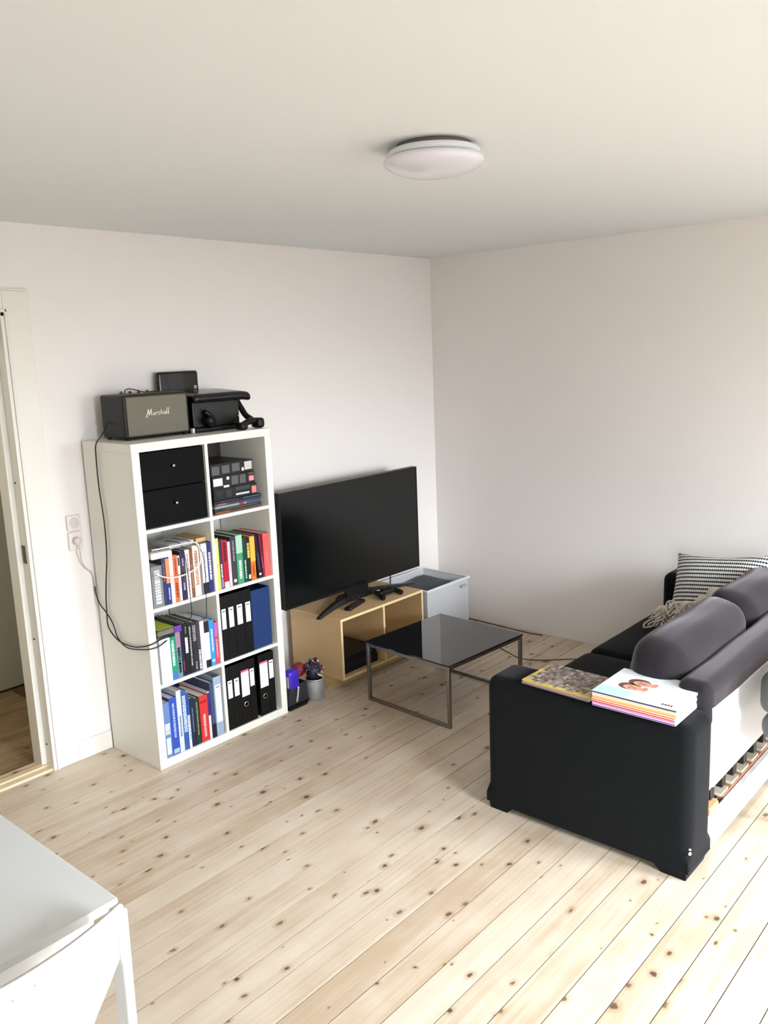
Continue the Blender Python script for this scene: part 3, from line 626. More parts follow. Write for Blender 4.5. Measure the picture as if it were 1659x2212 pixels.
# open black device
dv = thing('turntable', 'black open-lidded device on a flat base beside the speaker on the bookcase', 'device', (.62, -.15, zt))
MB().soft(.440, .745, -.262, -.050, zt+.002, zt+.022, .007, n=4).build('base', BLK, dv)
MB().box(.446, .722, -.238, -.055, zt+.022, zt+.142, bev=.004).build('body', mat('cavity_black', (7, 7, 8), .35), dv)
lid = MB().soft(.430, .772, -.285, -.050, -.021, .021, .020, n=8, puff=(0, 0, .004))
for v in lid.bm.verts:
    u = (v.co.y+.285)/.235; v.co.z += zt+.158+.014*u
    if v.co.x > .715: v.co.z -= ((v.co.x-.715)/.057)**2*.012
lid.build('lid', mat('satin_black', (16, 16, 18), .22), dv)
MB().tube([(.520, -.262, zt+.026), (.545, -.262, zt+.045), (.530, -.255, zt+.075), (.505, -.250, zt+.095)], .013, 10).build('bracket', BLK, dv)
MB().tube([(.728, -.215, zt+.135), (.738, -.235, zt+.095), (.742, -.262, zt+.060), (.745, -.300, zt+.040)], .015, 10).build('bracket', BLK, dv)
MB().lathe([(0, -.022), (.022, -.02), (.026, 0), (.022, .02), (0, .022)], (.520, -.268, zt+.052), 18, axis='y').build('dial', BLK, dv)
MB().lathe([(0, 0), (.004, 0), (.004, .003), (0, .003)], (.718, -.2405, zt+.060), 10, axis='y').build('indicator', LT, dv)
hs = thing('handset', 'black handset lying at the right front corner of the bookcase top', 'handset', (.76, -.16, zt))
MB().tube([(.640, -.352, zt+.020), (.690, -.350, zt+.036), (.735, -.348, zt+.036), (.752, -.346, zt+.028)], .015, 12).build('grip', BLK, hs)
MB().soft(.618, .662, -.378, -.325, zt+.001, zt+.034, .012, n=3).build('earpiece', BLK, hs)
MB().soft(.722, .768, -.378, -.318, zt+.001, zt+.050, .016, n=3).build('mouthpiece', BLK, hs)
solo(MB().tube([(.748, -.300, zt+.004), (.766, -.270, zt+.012), (.790, -.262, zt+.020), (.822, -.270, zt+.024), (.800, -.290, zt+.015), (.776, -.300, zt+.010)], .0020, 6), 'cable', mat('grey_cord', (120, 116, 112), .5), 'thin grey cord sticking out past the right edge of the bookcase top', 'cable')
solo(MB().soft(.424, .436, -.262, -.24, zt, zt+.024, .004, n=2), 'cable_clip', WCBL, 'tiny white clip between the speaker and the black device', 'clip')

# ------------------------------------------------------------------ TV bench
bx0, bx1, by0, by1, bz0, bz1 = 1.137, 1.842, -.450, -.055, .062, .408
tb = thing('tv_bench', 'low birch plywood bench with two open compartments under the television', 'tv bench', ((bx0+bx1)/2, (by0+by1)/2, 0))
t_ = .014; bd_ = 1.489
def panel(n, *a):
    o = MB().box(*a, bev=.0008, seg=1).build(n, BIRCH, tb)
    return o
panel('top_panel', bx0, bx1, by0, by1, bz1-t_, bz1); panel('bottom_panel', bx0, bx1, by0, by1, bz0, bz0+t_)
panel('side_panel', bx0, bx0+t_, by0, by1, bz0+t_, bz1-t_); panel('side_panel', bx1-t_, bx1, by0, by1, bz0+t_, bz1-t_)
panel('divider', bd_-t_/2, bd_+t_/2, by0+.002, by1, bz0+t_, bz1-t_); panel('back_panel', bx0+t_, bx1-t_, by1-.012, by1, bz0+t_, bz1-t_)
e = MB()
for a in ((bx0, bx1, bz1-t_, bz1), (bx0, bx1, bz0, bz0+t_), (bx0, bx0+t_, bz0+t_, bz1-t_), (bx1-t_, bx1, bz0+t_, bz1-t_), (bd_-t_/2, bd_+t_/2, bz0+t_, bz1-t_)): e.box(a[0], a[1], by0-.0012, by0+.0001, a[2], a[3])
e.build('edge_banding', BIRCHE, tb)
pb = MB(); pb.box(bx0+.005, bx1-.005, by0+.075, by0+.090, 0, bz0).box(bx0+.005, bx1-.005, by1-.02, by1-.006, 0, bz0).box(bx0+.005, bx0+.02, by0+.090, by1-.02, 0, bz0).box(bx1-.02, bx1-.005, by0+.090, by1-.02, 0, bz0)
pb.build('plinth', BIRCH, tb)
gc = thing('game_console', 'black game console in the left compartment of the birch bench', 'console', (1.30, -.27, bz0+t_))
MB().box(1.165, 1.455, -.42, -.12, bz0+t_+.002, bz0+t_+.050, bev=.004).build('body', BLK, gc)
MB().box(1.165, 1.455, -.41, -.13, bz0+t_+.056, bz0+t_+.098, bev=.004).build('upper_shell', BLK, gc)
MB().box(1.172, 1.448, -.412, -.14, bz0+t_+.048, bz0+t_+.058).build('vent_gap', CBL, gc)
MB().box(1.40, 1.425, -.4125, -.4095, bz0+t_+.072, bz0+t_+.078).build('status_light', mat('teal_plastic', (40, 90, 100), .4), gc)
arc = [(1.545+.055*math.cos(a), -.36+.01*math.sin(2*a), bz0+t_+.115+.155*math.sin(a)) for a in [math.pi*i/10 for i in range(11)]]
arc = [(1.602, -.35, bz0+t_+.004)]+arc+[(1.49+.004, -.36, bz0+t_+.05), (1.52, -.34, bz0+t_+.004)]
solo(MB().tube(arc, .0035, 8), 'cable', CBL, 'black cable standing in a loop in the right compartment of the bench', 'cable')

# ------------------------------------------------------------------ television
tv = thing('television', 'large black flat television on a wide splayed stand on the birch bench', 'television', (1.485, -.25, bz1))
ty = -.262; tx0, tx1, tz0, tz1 = .920, 2.050, .482, 1.112
MB().box(tx0, tx1, ty+.004, ty+.040, tz0, tz1, bev=.004).box(tx0+.15, tx1-.15, ty+.035, ty+.065, tz0+.03, tz1-.2, bev=.01).build('housing', BLK, tv)
bz = MB(); q = .007
bz.box(tx0, tx1, ty-.001, ty+.006, tz1-q, tz1).box(tx0, tx1, ty-.001, ty+.006, tz0, tz0+q*1.6).box(tx0, tx0+q, ty-.001, ty+.006, tz0+q*1.6, tz1-q).box(tx1-q, tx1, ty-.001, ty+.006, tz0+q*1.6, tz1-q)
bz.build('bezel', mat('bezel_black', (12, 12, 13), .3), tv)
SCR = mat('screen_glass', (7, 9, 10), .13, spec=.5)
MB().box(tx0+q, tx1-q, ty+.0005, ty+.005, tz0+q*1.6, tz1-q).build('screen', SCR, tv)
fz = bz1+.0005
LG = mat('stand_black', (30, 29, 29), .3, .3)
# central mount and the swept leg bar
MB().prism([(1.38, -.265), (1.60, -.265), (1.66, -.225), (1.60, -.175), (1.40, -.175), (1.34, -.215)], 'z', fz+.010, fz+.026, bev=.003).build('stand_hub', LG, tv)
MB().box(1.40, 1.58, ty+.006, ty+.034, fz+.02, tz0+.02, bev=.004).build('neck', LG, tv)
def leg(pts, wd, h0, h1):
    b = MB(); n = len(pts)
    for i in range(n-1):
        (xa, ya), (xb, yb2) = pts[i], pts[i+1]; d = Vector((xb-xa, yb2-ya, 0)).normalized(); nn = Vector((-d.y, d.x, 0))
        wa = wd[0]+(wd[1]-wd[0])*i/(n-1); wb_ = wd[0]+(wd[1]-wd[0])*(i+1)/(n-1); ta = h0+(h1-h0)*i/(n-1); tb2 = h0+(h1-h0)*(i+1)/(n-1)
        b.hexa([(xa+nn.x*wa, ya+nn.y*wa, fz), (xa-nn.x*wa, ya-nn.y*wa, fz), (xb-nn.x*wb_, yb2-nn.y*wb_, fz), (xb+nn.x*wb_, yb2+nn.y*wb_, fz),
                (xa+nn.x*wa*.5, ya+nn.y*wa*.5, fz+ta), (xa-nn.x*wa*.5, ya-nn.y*wa*.5, fz+ta), (xb-nn.x*wb_*.5, yb2-nn.y*wb_*.5, fz+tb2), (xb+nn.x*wb_*.5, yb2+nn.y*wb_*.5, fz+tb2)])
    return b
leg([(1.50, -.225), (1.40, -.232), (1.29, -.258), (1.18, -.300), (1.075, -.345)], (.042, .014), .034, .012).build('stand_leg', LG, tv)
leg([(1.50, -.225), (1.59, -.228), (1.70, -.248), (1.81, -.283), (1.915, -.325)], (.042, .014), .034, .012).build('stand_leg', LG, tv)
solo(MB().tube([(1.86, -.19, .60), (1.862, -.185, .50), (1.863, -.18, .44), (1.863, -.175, .38)], .0045, 8), 'cable', mat('dark_cord', (60, 60, 64), .5), 'dark cord hanging behind the right end of the television', 'cable')
rc = thing('remote_control', 'black remote control lying on the birch bench under the television', 'remote', (1.36, -.35, fz))
Mr = Matrix.Translation((1.365, -.345, fz)) @ Matrix.Rotation(math.radians(16), 4, 'Z')
MB().soft(-.095, .095, -.022, .022, 0, .020, .009, n=4).xf(Mr).build('body', BLK, rc)
kb = MB()
for i in range(8):
    for jx in (-.011, 0, .011): kb.box(-.070+i*.016, -.062+i*.016, jx-.0032, jx+.0032, .0195, .0215)
kb.xf(Mr).build('buttons', mat('button_plum', (66, 44, 58), .5), rc); rc.children[-1]['kind'] = 'stuff'
gp = thing('game_controller', 'black game controller on the birch bench right of the remote control', 'controller', (1.63, -.33, fz))
Mg = Matrix.Translation((1.615, -.355, fz)) @ Matrix.Rotation(math.radians(-2), 4, 'Z')
MB().soft(-.062, .062, -.022, .040, .010, .042, .014, n=5, puff=(0, 0, .003)).xf(Mg).build('body', BLK, gp)
for s in (-1, 1):
    MB().tube([(s*.052, .018, .027), (s*.066, -.012, .024), (s*.074, -.042, .018), (s*.072, -.060, .0155)], .0150, 12).xf(Mg).build('grip', BLK, gp)
    MB().lathe([(0, 0), (.006, 0), (.0055, .010), (.010, .013), (.009, .016), (0, .016)], (s*.026, -.010, .040), 16).xf(Mg).build('thumbstick', CBL, gp)
MB().box(-.022, .022, .006, .030, .044, .0462).xf(Mg).build('touch_pad', mat('pad_grey', (60, 62, 64), .4), gp)
MB().lathe([(0, 0), (.012, 0), (.012, .002), (0, .002)], (-.046, .014, .0435), 14).xf(Mg).build('direction_buttons', mat('pad_silver', (150, 150, 150), .3), gp)
MB().lathe([(0, 0), (.012, 0), (.012, .002), (0, .002)], (.046, .014, .0435), 14).xf(Mg).build('action_buttons', mat('pad_silver', (150, 150, 150), .3), gp)

# ------------------------------------------------------------------ clear plastic storage box in the corner
CLR = glass_mat('clear_plastic', (.97, .975, .99, 1), .62, .12)
sb = thing('storage_box', 'clear frosted plastic storage box in the corner right of the birch bench', 'storage box', (2.16, -.26, 0))
x0, x1, y0, y1, zb = 1.915, 2.335, -.425, -.060, .376
MB().box(x0, x0+.004, y0, y1, 0, zb).box(x1-.004, x1, y0, y1, 0, zb).box(x0+.004, x1-.004, y0, y0+.004, 0, zb).box(x0+.004, x1-.004, y1-.004, y1, 0, zb).box(x0+.004, x1-.004, y0+.004, y1-.004, 0, .004).build('walls', CLR, sb)
rm = MB(); rm.box(x0-.012, x1+.012, y0-.012, y0, zb-.014, zb+.004, bev=.003).box(x0-.012, x1+.012, y1, y1+.012, zb-.014, zb+.004, bev=.003).box(x0-.012, x0, y0, y1, zb-.014, zb+.004, bev=.003).box(x1, x1+.012, y0, y1, zb-.014, zb+.004, bev=.003)
rm.build('rim', glass_mat('clear_rim', (.95, .96, .98, 1), .75, .1), sb)
MB().box(x1-.09, x1-.03, y0-.018, y0-.011, zb-.055, zb-.040, bev=.003).build('handle', mat('handle_grey', (168, 168, 178), .4), sb)
cn = thing('folded_cloth', 'dark grey folded cloth inside the clear storage box', 'cloth', (2.10, -.26, .3))
MB().soft(1.96, 2.300, -.39, -.09, .22, .345, .02, n=8, puff=(0, 0, .008), wob=.006, seed=3).build('top_fold', mat('grey_felt', (72, 78, 82), .95, noise=.2, nscale=120, bump=.4), cn)
MB().soft(1.925, 2.325, -.412, -.075, .008, .225, .02, n=5, wob=.004, seed=8).build('lower_layers', mat('white_linen', (244, 244, 248), .9, noise=.03), cn)

# ------------------------------------------------------------------ vacuum accessories
vc = thing('tool_caddy', 'black plastic caddy with a violet-blue and black vacuum attachment between bookcase and bench', 'caddy', (.87, -.36, 0))
MB().prism([(.785, -.405), (.905, -.405), (.955, -.375), (.955, -.27), (.785, -.27)], 'z', 0, .016, bev=.003).build('tray', BLK, vc)
cad = MB(); cad.prism([(.790, 0.016), (.93, 0.016), (.915, .12), (.800, .12)], 'y', -.385, -.381).prism([(.790, 0.016), (.93, 0.016), (.915, .12), (.800, .12)], 'y', -.299, -.295).box(.79, .80, -.381, -.299, .016, .12).box(.914, .926, -.381, -.299, .016, .12)
cad.build('bin', mat('smoky_plastic', (44, 44, 50), .25, noise=.2), vc)
MB().soft(.800, .880, -.390, -.330, .095, .205, .022, n=4, puff=(.004, .004, 0)).build('attachment_head', mat('violet_plastic', (58, 36, 170), .3), vc)
MB().tube([(.845, -.392, .030), (.855, -.392, .07), (.862, -.392, .11)], .006, 10).build('tube', SILV, vc)
MB().lathe([(0, 0), (.016, 0), (.014, .04), (.007, .09), (0, .092)], (.90, -.335, .10), 16).build('nozzle', mat('nozzle_dark', (30, 44, 40), .4), vc)
MB().box(.792, .80, -.39, -.36, .12, .18).build('clip', SILV, vc)
jr = thing('jar', 'clear plastic jar standing beside the birch bench, packed with small parts', 'jar', (.985, -.375, 0))
JM = glass_mat('jar_plastic', (.80, .80, .80, 1), .28, .04)
jc = (.992, -.376, 0)
MB().lathe([(.046, 0), (.050, .004), (.050, .100), (.046, .108), (.044, .108), (.047, .100), (.047, .006), (.0005, .005)], jc, 32).build('wall', JM, jr)
MB().lathe([(.0485, .107), (.051, .108), (.051, .116), (.0485, .116), (.0485, .107)], jc, 32).build('rim', SILV, jr)
rnd = random.Random(4)
pc = [(44, 44, 46), (200, 196, 190), (60, 66, 120), (150, 40, 44), (40, 80, 52), (90, 40, 66), (120, 120, 124)]
fill = MB()
for i in range(60):
    a = rnd.uniform(0, 6.28); r = .034*math.sqrt(rnd.random()); z = rnd.uniform(.012, .085); s_ = rnd.uniform(.006, .011)
    fill.box(jc[0]+r*math.cos(a)-s_, jc[0]+r*math.cos(a)+s_, jc[1]+r*math.sin(a)-s_, jc[1]+r*math.sin(a)+s_, z, z+s_*1.6, mi=i % 3)
fo = fill.build('small_parts', [mat('part_%d' % i, c, .4) for i, c in enumerate([(110, 110, 112), (150, 152, 154), (84, 80, 84)])], jr); fo['kind'] = 'stuff'
bn = MB()
for i in range(64):
    a = rnd.uniform(0, 6.28); e_ = math.asin(rnd.uniform(-.2, 1)); R0 = .046
    p = Vector((jc[0]-.004+R0*math.cos(e_)*math.cos(a), jc[1]+R0*math.cos(e_)*math.sin(a), .158+R0*.95*math.sin(e_)))
    q_ = p+Vector((rnd.uniform(-1, 1), rnd.uniform(-1, 1), rnd.uniform(-1, 1)))*.022; r_ = (p+q_)/2+Vector((rnd.uniform(-1, 1), rnd.uniform(-1, 1), rnd.uniform(0, 1)))*.010
    bn.tube([p, r_, q_], rnd.uniform(.003, .0055), 6, mi=i % 6)
bn.lathe([(0, -.05), (.032, -.045), (.042, 0), (.032, .03), (0, .035)], (jc[0]-.004, jc[1], .158), 16, mi=0)
o = solo(bn, 'parts_bundle', [mat('bit_%d' % i, c, .45) for i, c in enumerate([(40, 42, 56), (190, 184, 176), (66, 76, 130), (120, 34, 44), (42, 70, 48), (66, 34, 56)])], 'heaped ball of dark, red, blue and patterned small parts on the clear jar', 'parts'); o['kind'] = 'stuff'
solo(MB().soft(.905, .975, -.350, -.28, .128, .195, .026, n=4, wob=.003), 'cloth_ball', mat('dark_red_cloth', (130, 36, 38), .8, noise=.2, nscale=60), 'dark red rounded lump between the violet attachment and the jar', 'cloth')
solo(MB().tube([(.80, -.30, .40), (.806, -.33, .30), (.80, -.34, .22), (.812, -.33, .16), (.806, -.31, .125)], .0065, 8), 'cable', mat('olive_cord', (44, 44, 30), .5), 'dark cord hanging in the gap between bookcase and bench', 'cable')

# ------------------------------------------------------------------ coffee table
ct = thing('coffee_table', 'square black glass coffee table on thin steel frame in front of the bench', 'coffee table', (1.421, -.928, 0))
hx, hy, hz = .302, .288, .325
def rect(cx_, cy_): return cx_, cy_
GLS = mat('black_glass', (6, 6, 7), .03, spec=.75)
def ctm(b): return b
MB().box(-hx, hx, -hy, hy, hz-.008, hz, bev=.0015).build('glass_top', GLS, ct, local=True)
tt = .0085
for s in (-1, 1):
    xa = s*(hx-.012)
    for yy in (-1, 1): MB().box(xa-tt, xa+tt, yy*(hy-.012)-tt, yy*(hy-.012)+tt, 0, hz-.009, bev=.001, seg=1).build('leg', STEEL, ct, local=True)
    MB().box(xa-tt, xa+tt, -hy+.012+tt, hy-.012-tt, .0, .017, bev=.001, seg=1).build('floor_bar', STEEL, ct, local=True)
    MB().box(xa-tt, xa+tt, -hy+.012+tt, hy-.012-tt, hz-.026, hz-.009, bev=.001, seg=1).build('top_rail', STEEL, ct, local=True)
    MB().box(-hx+.012+tt, hx-.012-tt, s*(hy-.012)-tt, s*(hy-.012)+tt, hz-.026, hz-.009, bev=.001, seg=1).build('top_rail', STEEL, ct, local=True)
ct.rotation_euler = (0, 0, math.radians(-3.4))
solo(MB().tube([(2.22, -.72, .003), (2.194, -.765, .003), (2.15, -.86, .003), (2.116, -.944, .003), (2.13, -1.02, .003), (2.18, -1.10, .003), (2.253, -1.177, .003), (2.34, -1.30, .003)], .003, 7), 'cable', mat('brown_cord', (96, 84, 66), .5), 'thin cord on the floor between coffee table and sofa', 'cable')
solo(MB().tube([(2.55, -.12, .004), (2.556, -.30, .004), (2.545, -.50, .004), (2.53, -.749, .004), (2.54, -.85, .004)], .0035, 7), 'cable', mat('wall_cord', (70, 66, 58), .5), 'dark cord on the floor along the foot of the right wall', 'cable')

# ------------------------------------------------------------------ sofa
so = thing('sofa', 'charcoal grey fabric sofa with white rear panel and open base, right of the room', 'sofa', (1.55, -2.13, 0))
def feet(b, x0, x1):
    for ya, yb3 in ((-1.742, -1.850), (-2.548, -2.430)):
        s = 1 if yb3 > ya else -1
        b.hexa([(x0+.006, ya+s*.006, 0), (x1-.03, ya+s*.006, 0), (x1-.03, yb3-s*.025, 0), (x0+.006, yb3-s*.025, 0), (x0, ya, .045), (x1-.002, ya, .045), (x1-.002, yb3+s*.02, .045), (x0, yb3+s*.02, .045)])
a1 = MB().soft(.630, .832, -2.552, -1.735, .026, .556, .042, n=12, puff=(.004, .004, .004)); 
# squarer lower edge
for v in a1.bm.verts:
    if v.co.z < .07:
        v.co.x = .630 if v.co.x < .66 else (.832 if v.co.x > .80 else v.co.x)
        if v.co.y < -2.51: v.co.y = -2.552
        if v.co.y > -1.777: v.co.y = -1.735
a1.build('armrest', FAB, so)
b = MB(); feet(b, .632, .830); b.build('foot', FAB, so)
tg = MB(); tg.box(.632, .642, -2.5585, -2.552, .105, .112).box(.634, .639, -2.5585, -2.552, .122, .126); tg.build('care_tag', WFAB, so)
MB().soft(2.275, 2.50, -2.552, -1.735, .026, .600, .045, n=10, puff=(.004, .004, .006)).build('armrest', FAB, so)
b = MB(); feet(b, 2.28, 2.49); b.build('foot', FAB, so)
MB().box(.832, 2.275, -2.40, -1.76, .14, .24, bev=.006).build('seat_base', FAB, so)
MB().box(.832, 2.275, -1.785, -1.745, .03, .24, bev=.006).build('front_rail', FAB, so)
for xa, xb, sd in ((.834, 1.520, 1), (1.523, 2.272, 2)): MB().soft(xa, xb, -2.33, -1.695, .245, .392, .045, n=10, puff=(0, .004, .010), wob=.003, seed=sd).build('seat_cushion', FAB, so)
bf = MB().soft(.800, 2.290, -2.549, -2.424, .480, .650, .040, n=12, puff=(0, .004, .006), wob=.002, seed=5); bf.build('back_frame', FAB2, so)
MB().box(.833, 2.273, -2.520, -2.44, .27, .49).build('back_core', FAB, so)
for xa, xb, sd in ((.850, 1.590, 11), (1.600, 2.262, 12)):
    c_ = MB().soft(xa, xb, -.105, .105, -.19, .19, .085, n=10, puff=(.012, .018, .010), wob=.005, seed=sd)
    c_.xf(Matrix.Translation((0, -2.300, .550)) @ Matrix.Rotation(math.radians(9), 4, 'X')).build('back_cushion', FAB2, so)
MB().box(.826, 2.280, -2.5575, -2.5405, .268, .562, bev=.003).build('rear_panel', WFAB, so)
MB().box(.833, 2.274, -2.553, -2.530, .030, .138, bev=.004).build('rear_rail', mat('white_lacquer', (240, 240, 238), .4), so)
MB().box(1.02, 2.274, -2.528, -2.500, .118, .142, bev=.003).build('slat_rail', mat('red_brown_wood', (178, 128, 104), .5, noise=.15, nscale=20, stretch=(.3, 8, 8)), so)
SL = mat('pale_slat_wood', (214, 202, 178), .5, noise=.08, nscale=14, stretch=(8, .5, 8)); i = 0
xx = .860
while xx < 2.22:
    MB().box(xx+.030, xx+.106, -2.524, -1.80, .143, .153, bev=.001, seg=1).build('slat', SL, so)
    MB().box(xx, xx+.036, -2.538, -2.50, .196, .238, bev=.002, seg=1).build('slat_holder', CBL, so)
    xx += .1125
MB().box(.833, 2.274, -2.536, -2.505, .242, .266).build('upper_rail', SL, so)
MB().box(.833, 2.274, -2.38, -2.37, .16, .266).build('inner_board', SL, so)
MB().box(.836, .915, -2.548, -2.49, .150, .178, bev=.004).build('wood_block', mat('honey_block', (226, 176, 120), .5, noise=.1), so)

# pillow
pw = thing('pillow', 'black and white striped woven pillow standing against the far armrest', 'pillow', (0, 0, 0))
bm = bmesh.new(); n = 26; top = {}; bot = {}
for i in range(n+1):
    for j_ in range(n+1):
        u = -1+2*i/n; v = -1+2*j_/n
        hw, hh_ = .250, .195
        px = hw*u*(1-.08*(1-v*v)*u*u); py = hh_*v*(1-.13*(1-u*u)*v*v)
        th_ = .088*((1-u**4)*(1-v**4))**.6
        top[i, j_] = bm.verts.new((px, py, th_))
        bot[i, j_] = top[i, j_] if (i in (0, n) or j_ in (0, n)) else bm.verts.new((px, py, -th_))
for i in range(n):
    for j_ in range(n):
        bm.faces.new((top[i, j_], top[i+1, j_], top[i+1, j_+1], top[i, j_+1])).smooth = True
        bm.faces.new((bot[i, j_], bot[i, j_+1], bot[i+1, j_+1], bot[i+1, j_])).smooth = True
ex = Vector((-.10, -1, .13)).normalized(); ez = Vector((-1, .10, .55)).normalized(); ey = ez.cross(ex).normalized(); ez = ex.cross(ey).normalized()
PC = Vector((2.110, -2.100, .595))
pmx = Matrix((ex, ey, ez)).transposed().to_4x4(); pmx.translation = PC
pb2 = MB(); pb2.bm.free(); pb2.bm = bm
po = pb2.build('pillow_cover', stripe_mat(), pw, local=True)
pw.matrix_world = pmx
# fringed throw on the pillow's foot
rnd = random.Random(9); fr = MB()
FC = Vector((1.93, -1.955, .475))
for i in range(170):
    u = rnd.random(); base = Vector((1.965-.03*math.sin(u*3), -1.865-.30*u, .470+.145*u+.02*math.sin(u*6)))+Vector((rnd.uniform(-.03, .02), rnd.uniform(-.02, .02), rnd.uniform(-.035, .035)))
    d = Vector((-rnd.uniform(.2, 1), rnd.uniform(-.9, .8), -rnd.uniform(.1, 1.0))).normalized()*rnd.uniform(.05, .10)
    p1 = base+d*.5+Vector((rnd.uniform(-1, 1), rnd.uniform(-1, 1), rnd.uniform(-.2, 1)))*.018; p2 = base+d+Vector((rnd.uniform(-1, 1), rnd.uniform(-1, 1), 0))*.016
    for q_ in (p1, p2): q_.z = max(q_.z, .408)
    fr.tube([base, p1, p2], rnd.uniform(.0032, .0058), 6)
for u in (.0, .25, .5, .75, 1.0):
    yy = -1.885-.26*u; zz_ = .466+.130*u; fr.soft(1.93, 2.0, yy-.05, yy+.05, zz_-.045, zz_+.045, .03, n=5, wob=.014, seed=int(u*10))
fo = solo(fr, 'fringed_throw', mat('oatmeal_yarn', (212, 204, 194), .95, noise=.18, nscale=140, bump=.5), 'crumpled oatmeal yarn throw with fringe at the foot of the striped pillow', 'throw'); fo['kind'] = 'stuff'

# ------------------------------------------------------------------ magazines on the armrest
def magazine(label, cx, cy, sx, sy, z, th, rot, spine, grp, cover=(240, 242, 246), extra=None):
    t = thing('magazine', label, 'magazine', (cx, cy, z), grp)
    MB().box(-sx/2+.001, sx/2-.001, -sy/2+.001, sy/2-.001, .0008, th-.0008).build('pages', MAGP, t, local=True)
    MB().box(-sx/2, sx/2, -sy/2, sy/2, 0, .0009).box(-sx/2, sx/2, -sy/2, sy/2, th-.0009, th).box(-sx/2, -sx/2+.001, -sy/2, sy/2, .0008, th-.0008).build('cover', bookmat(cover, .35), t, local=True)
    MB().box(-sx/2-.0006, -sx/2+.0004, -sy/2, sy/2, .0012, th-.0012).build('spine', bookmat(spine, .4), t, local=True)
    if extra: extra(t, sx, sy, th)
    t.rotation_euler = (0, 0, math.radians(rot)); return t
GM = 'magazines in the thick stack on the sofa arm'
za = .5605
sp_c = [((140, 70, 160), 'purple-spined magazine at the bottom of the thick stack'), ((196, 150, 200), 'pale lilac-spined magazine second from the bottom of the thick stack'), ((206, 70, 58), 'red-spined magazine in the thick stack'), ((232, 116, 62), 'deep orange-spined magazine in the thick stack'),
        ((244, 156, 76), 'orange-spined magazine in the thick stack'), ((248, 196, 96), 'yellow-spined magazine in the thick stack'), ((236, 206, 190), 'pale peach-spined magazine in the thick stack')]
rnd = random.Random(3)
for c_, l in sp_c:
    magazine(l, .742+rnd.uniform(-.002, .002), -2.352+rnd.uniform(-.003, .003), .252, .300, za, .0068, rnd.uniform(-.8, .8)+.5, c_, GM); za += .0069
def heads(t, sx, sy, th):
    z = th+.0002
    def disc(cx, cy, rx, ry, name, col, h=.0003, seg=20, rot=0):
        cx, cy, rx, ry = cx*1.15, cy*1.15+.012, rx*1.15, ry*1.15
        b = MB(); pts = [(cx+rx*math.cos(a)*math.cos(rot)-ry*math.sin(a)*math.sin(rot), cy+rx*math.cos(a)*math.sin(rot)+ry*math.sin(a)*math.cos(rot)) for a in [2*math.pi*i/seg for i in range(seg)]]
        b.prism(pts, 'z', z-.0002, z+h); b.build(name, bookmat(col, .35), t, local=True)
    MB().box(-.126, -.06, .03, .15, z-.0002, z+.0001).build('cover_tint', bookmat((196, 232, 226), .35), t, local=True)
    # local axes: -y is towards the right of the photo, +x away from the viewer
    for cx, cy, k_ in ((.020, .014, 0), (-.022, .028, 1)):
        disc(cx+.004, cy+.014, .026, .035, 'printed_hair', (112, 72, 58), .0003)
        disc(cx-.002, cy+.0, .019, .032, 'printed_face', (224, 168, 142), .0006)
        disc(cx-.004, cy-.004, .003, .008, 'printed_mouth', (170, 90, 84), .0008)
        disc(cx+.004, cy+.010, .002, .005, 'printed_eye', (70, 50, 46), .0008)
        disc(cx-.008, cy+.010, .002, .005, 'printed_eye', (70, 50, 46), .0008)
        disc(cx+.002, cy-.034, .016, .010, 'printed_ear', (214, 152, 128), .0005)
    rr = random.Random(2); mk = MB()
    for i in range(26):
        a, b_ = rr.uniform(-.09, .09), rr.uniform(-.13, -.05); mk.box(a, a+.004, b_, b_+.006, z-.0001, z+.0003)
    mk.build('printed_text', bookmat((206, 206, 214), .4), t, local=True)
    mk = MB(); 
    for i in range(4): mk.box(-.108, -.096, -.128+i*.010, -.121+i*.010, z-.0001, z+.0004)
    mk.box(.100, .116, -.140, -.132, z-.0001, z+.0004).build('printed_mark', bookmat((120, 96, 92), .4), t, local=True)
magazine('white and aqua magazine with two printed faces, top of the thick stack', .742, -2.352, .256, .304, za, .0072, .3, (52, 66, 92), GM, cover=(238, 244, 248), extra=heads)
GM2 = 'magazines in the thin stack on the sofa arm'
def collage(t, sx, sy, th):
    rr = random.Random(5); cols = [(196, 176, 70), (110, 96, 96), (70, 66, 70), (150, 130, 120), (214, 196, 110), (130, 120, 128), (176, 160, 150), (90, 70, 66)]
    mats_ = [bookmat(c_, .3) for c_ in cols]; b = MB()
    nx, ny = 15, 20
    for i in range(nx):
        for jj in range(ny):
            a = -sx/2+sx*i/nx; c2 = -sy/2+sy*jj/ny
            edge = (i == 0 or jj == ny-1); ii = rr.choice([0, 4, 0, 3]) if edge else rr.choice([1, 2, 3, 5, 6, 7, 1, 5])
            b.box(a+rr.uniform(0, .003), a+sx/nx, c2, c2+sy/ny-rr.uniform(0, .003), th-.0001, th+.0004+rr.uniform(0, .0003), mi=ii)
    b.build('cover_picture', mats_, t, local=True)
zb_ = .5605
for c_, l, ex_ in (((96, 70, 84), 'plum-spined magazine at the bottom of the thin stack', None), ((170, 110, 120), 'dusty pink-spined magazine in the middle of the thin stack', None), ((206, 182, 80), 'magazine with a busy yellow and grey picture cover on the thin stack', collage)):
    magazine(l, .738+rnd.uniform(-.004, .004), -2.046+rnd.uniform(-.003, .003), .205, .285, zb_, .0055, rnd.uniform(-2, 2)-3, c_, GM2, cover=(206, 190, 120) if ex_ else (190, 180, 176), extra=ex_); zb_ += .0056

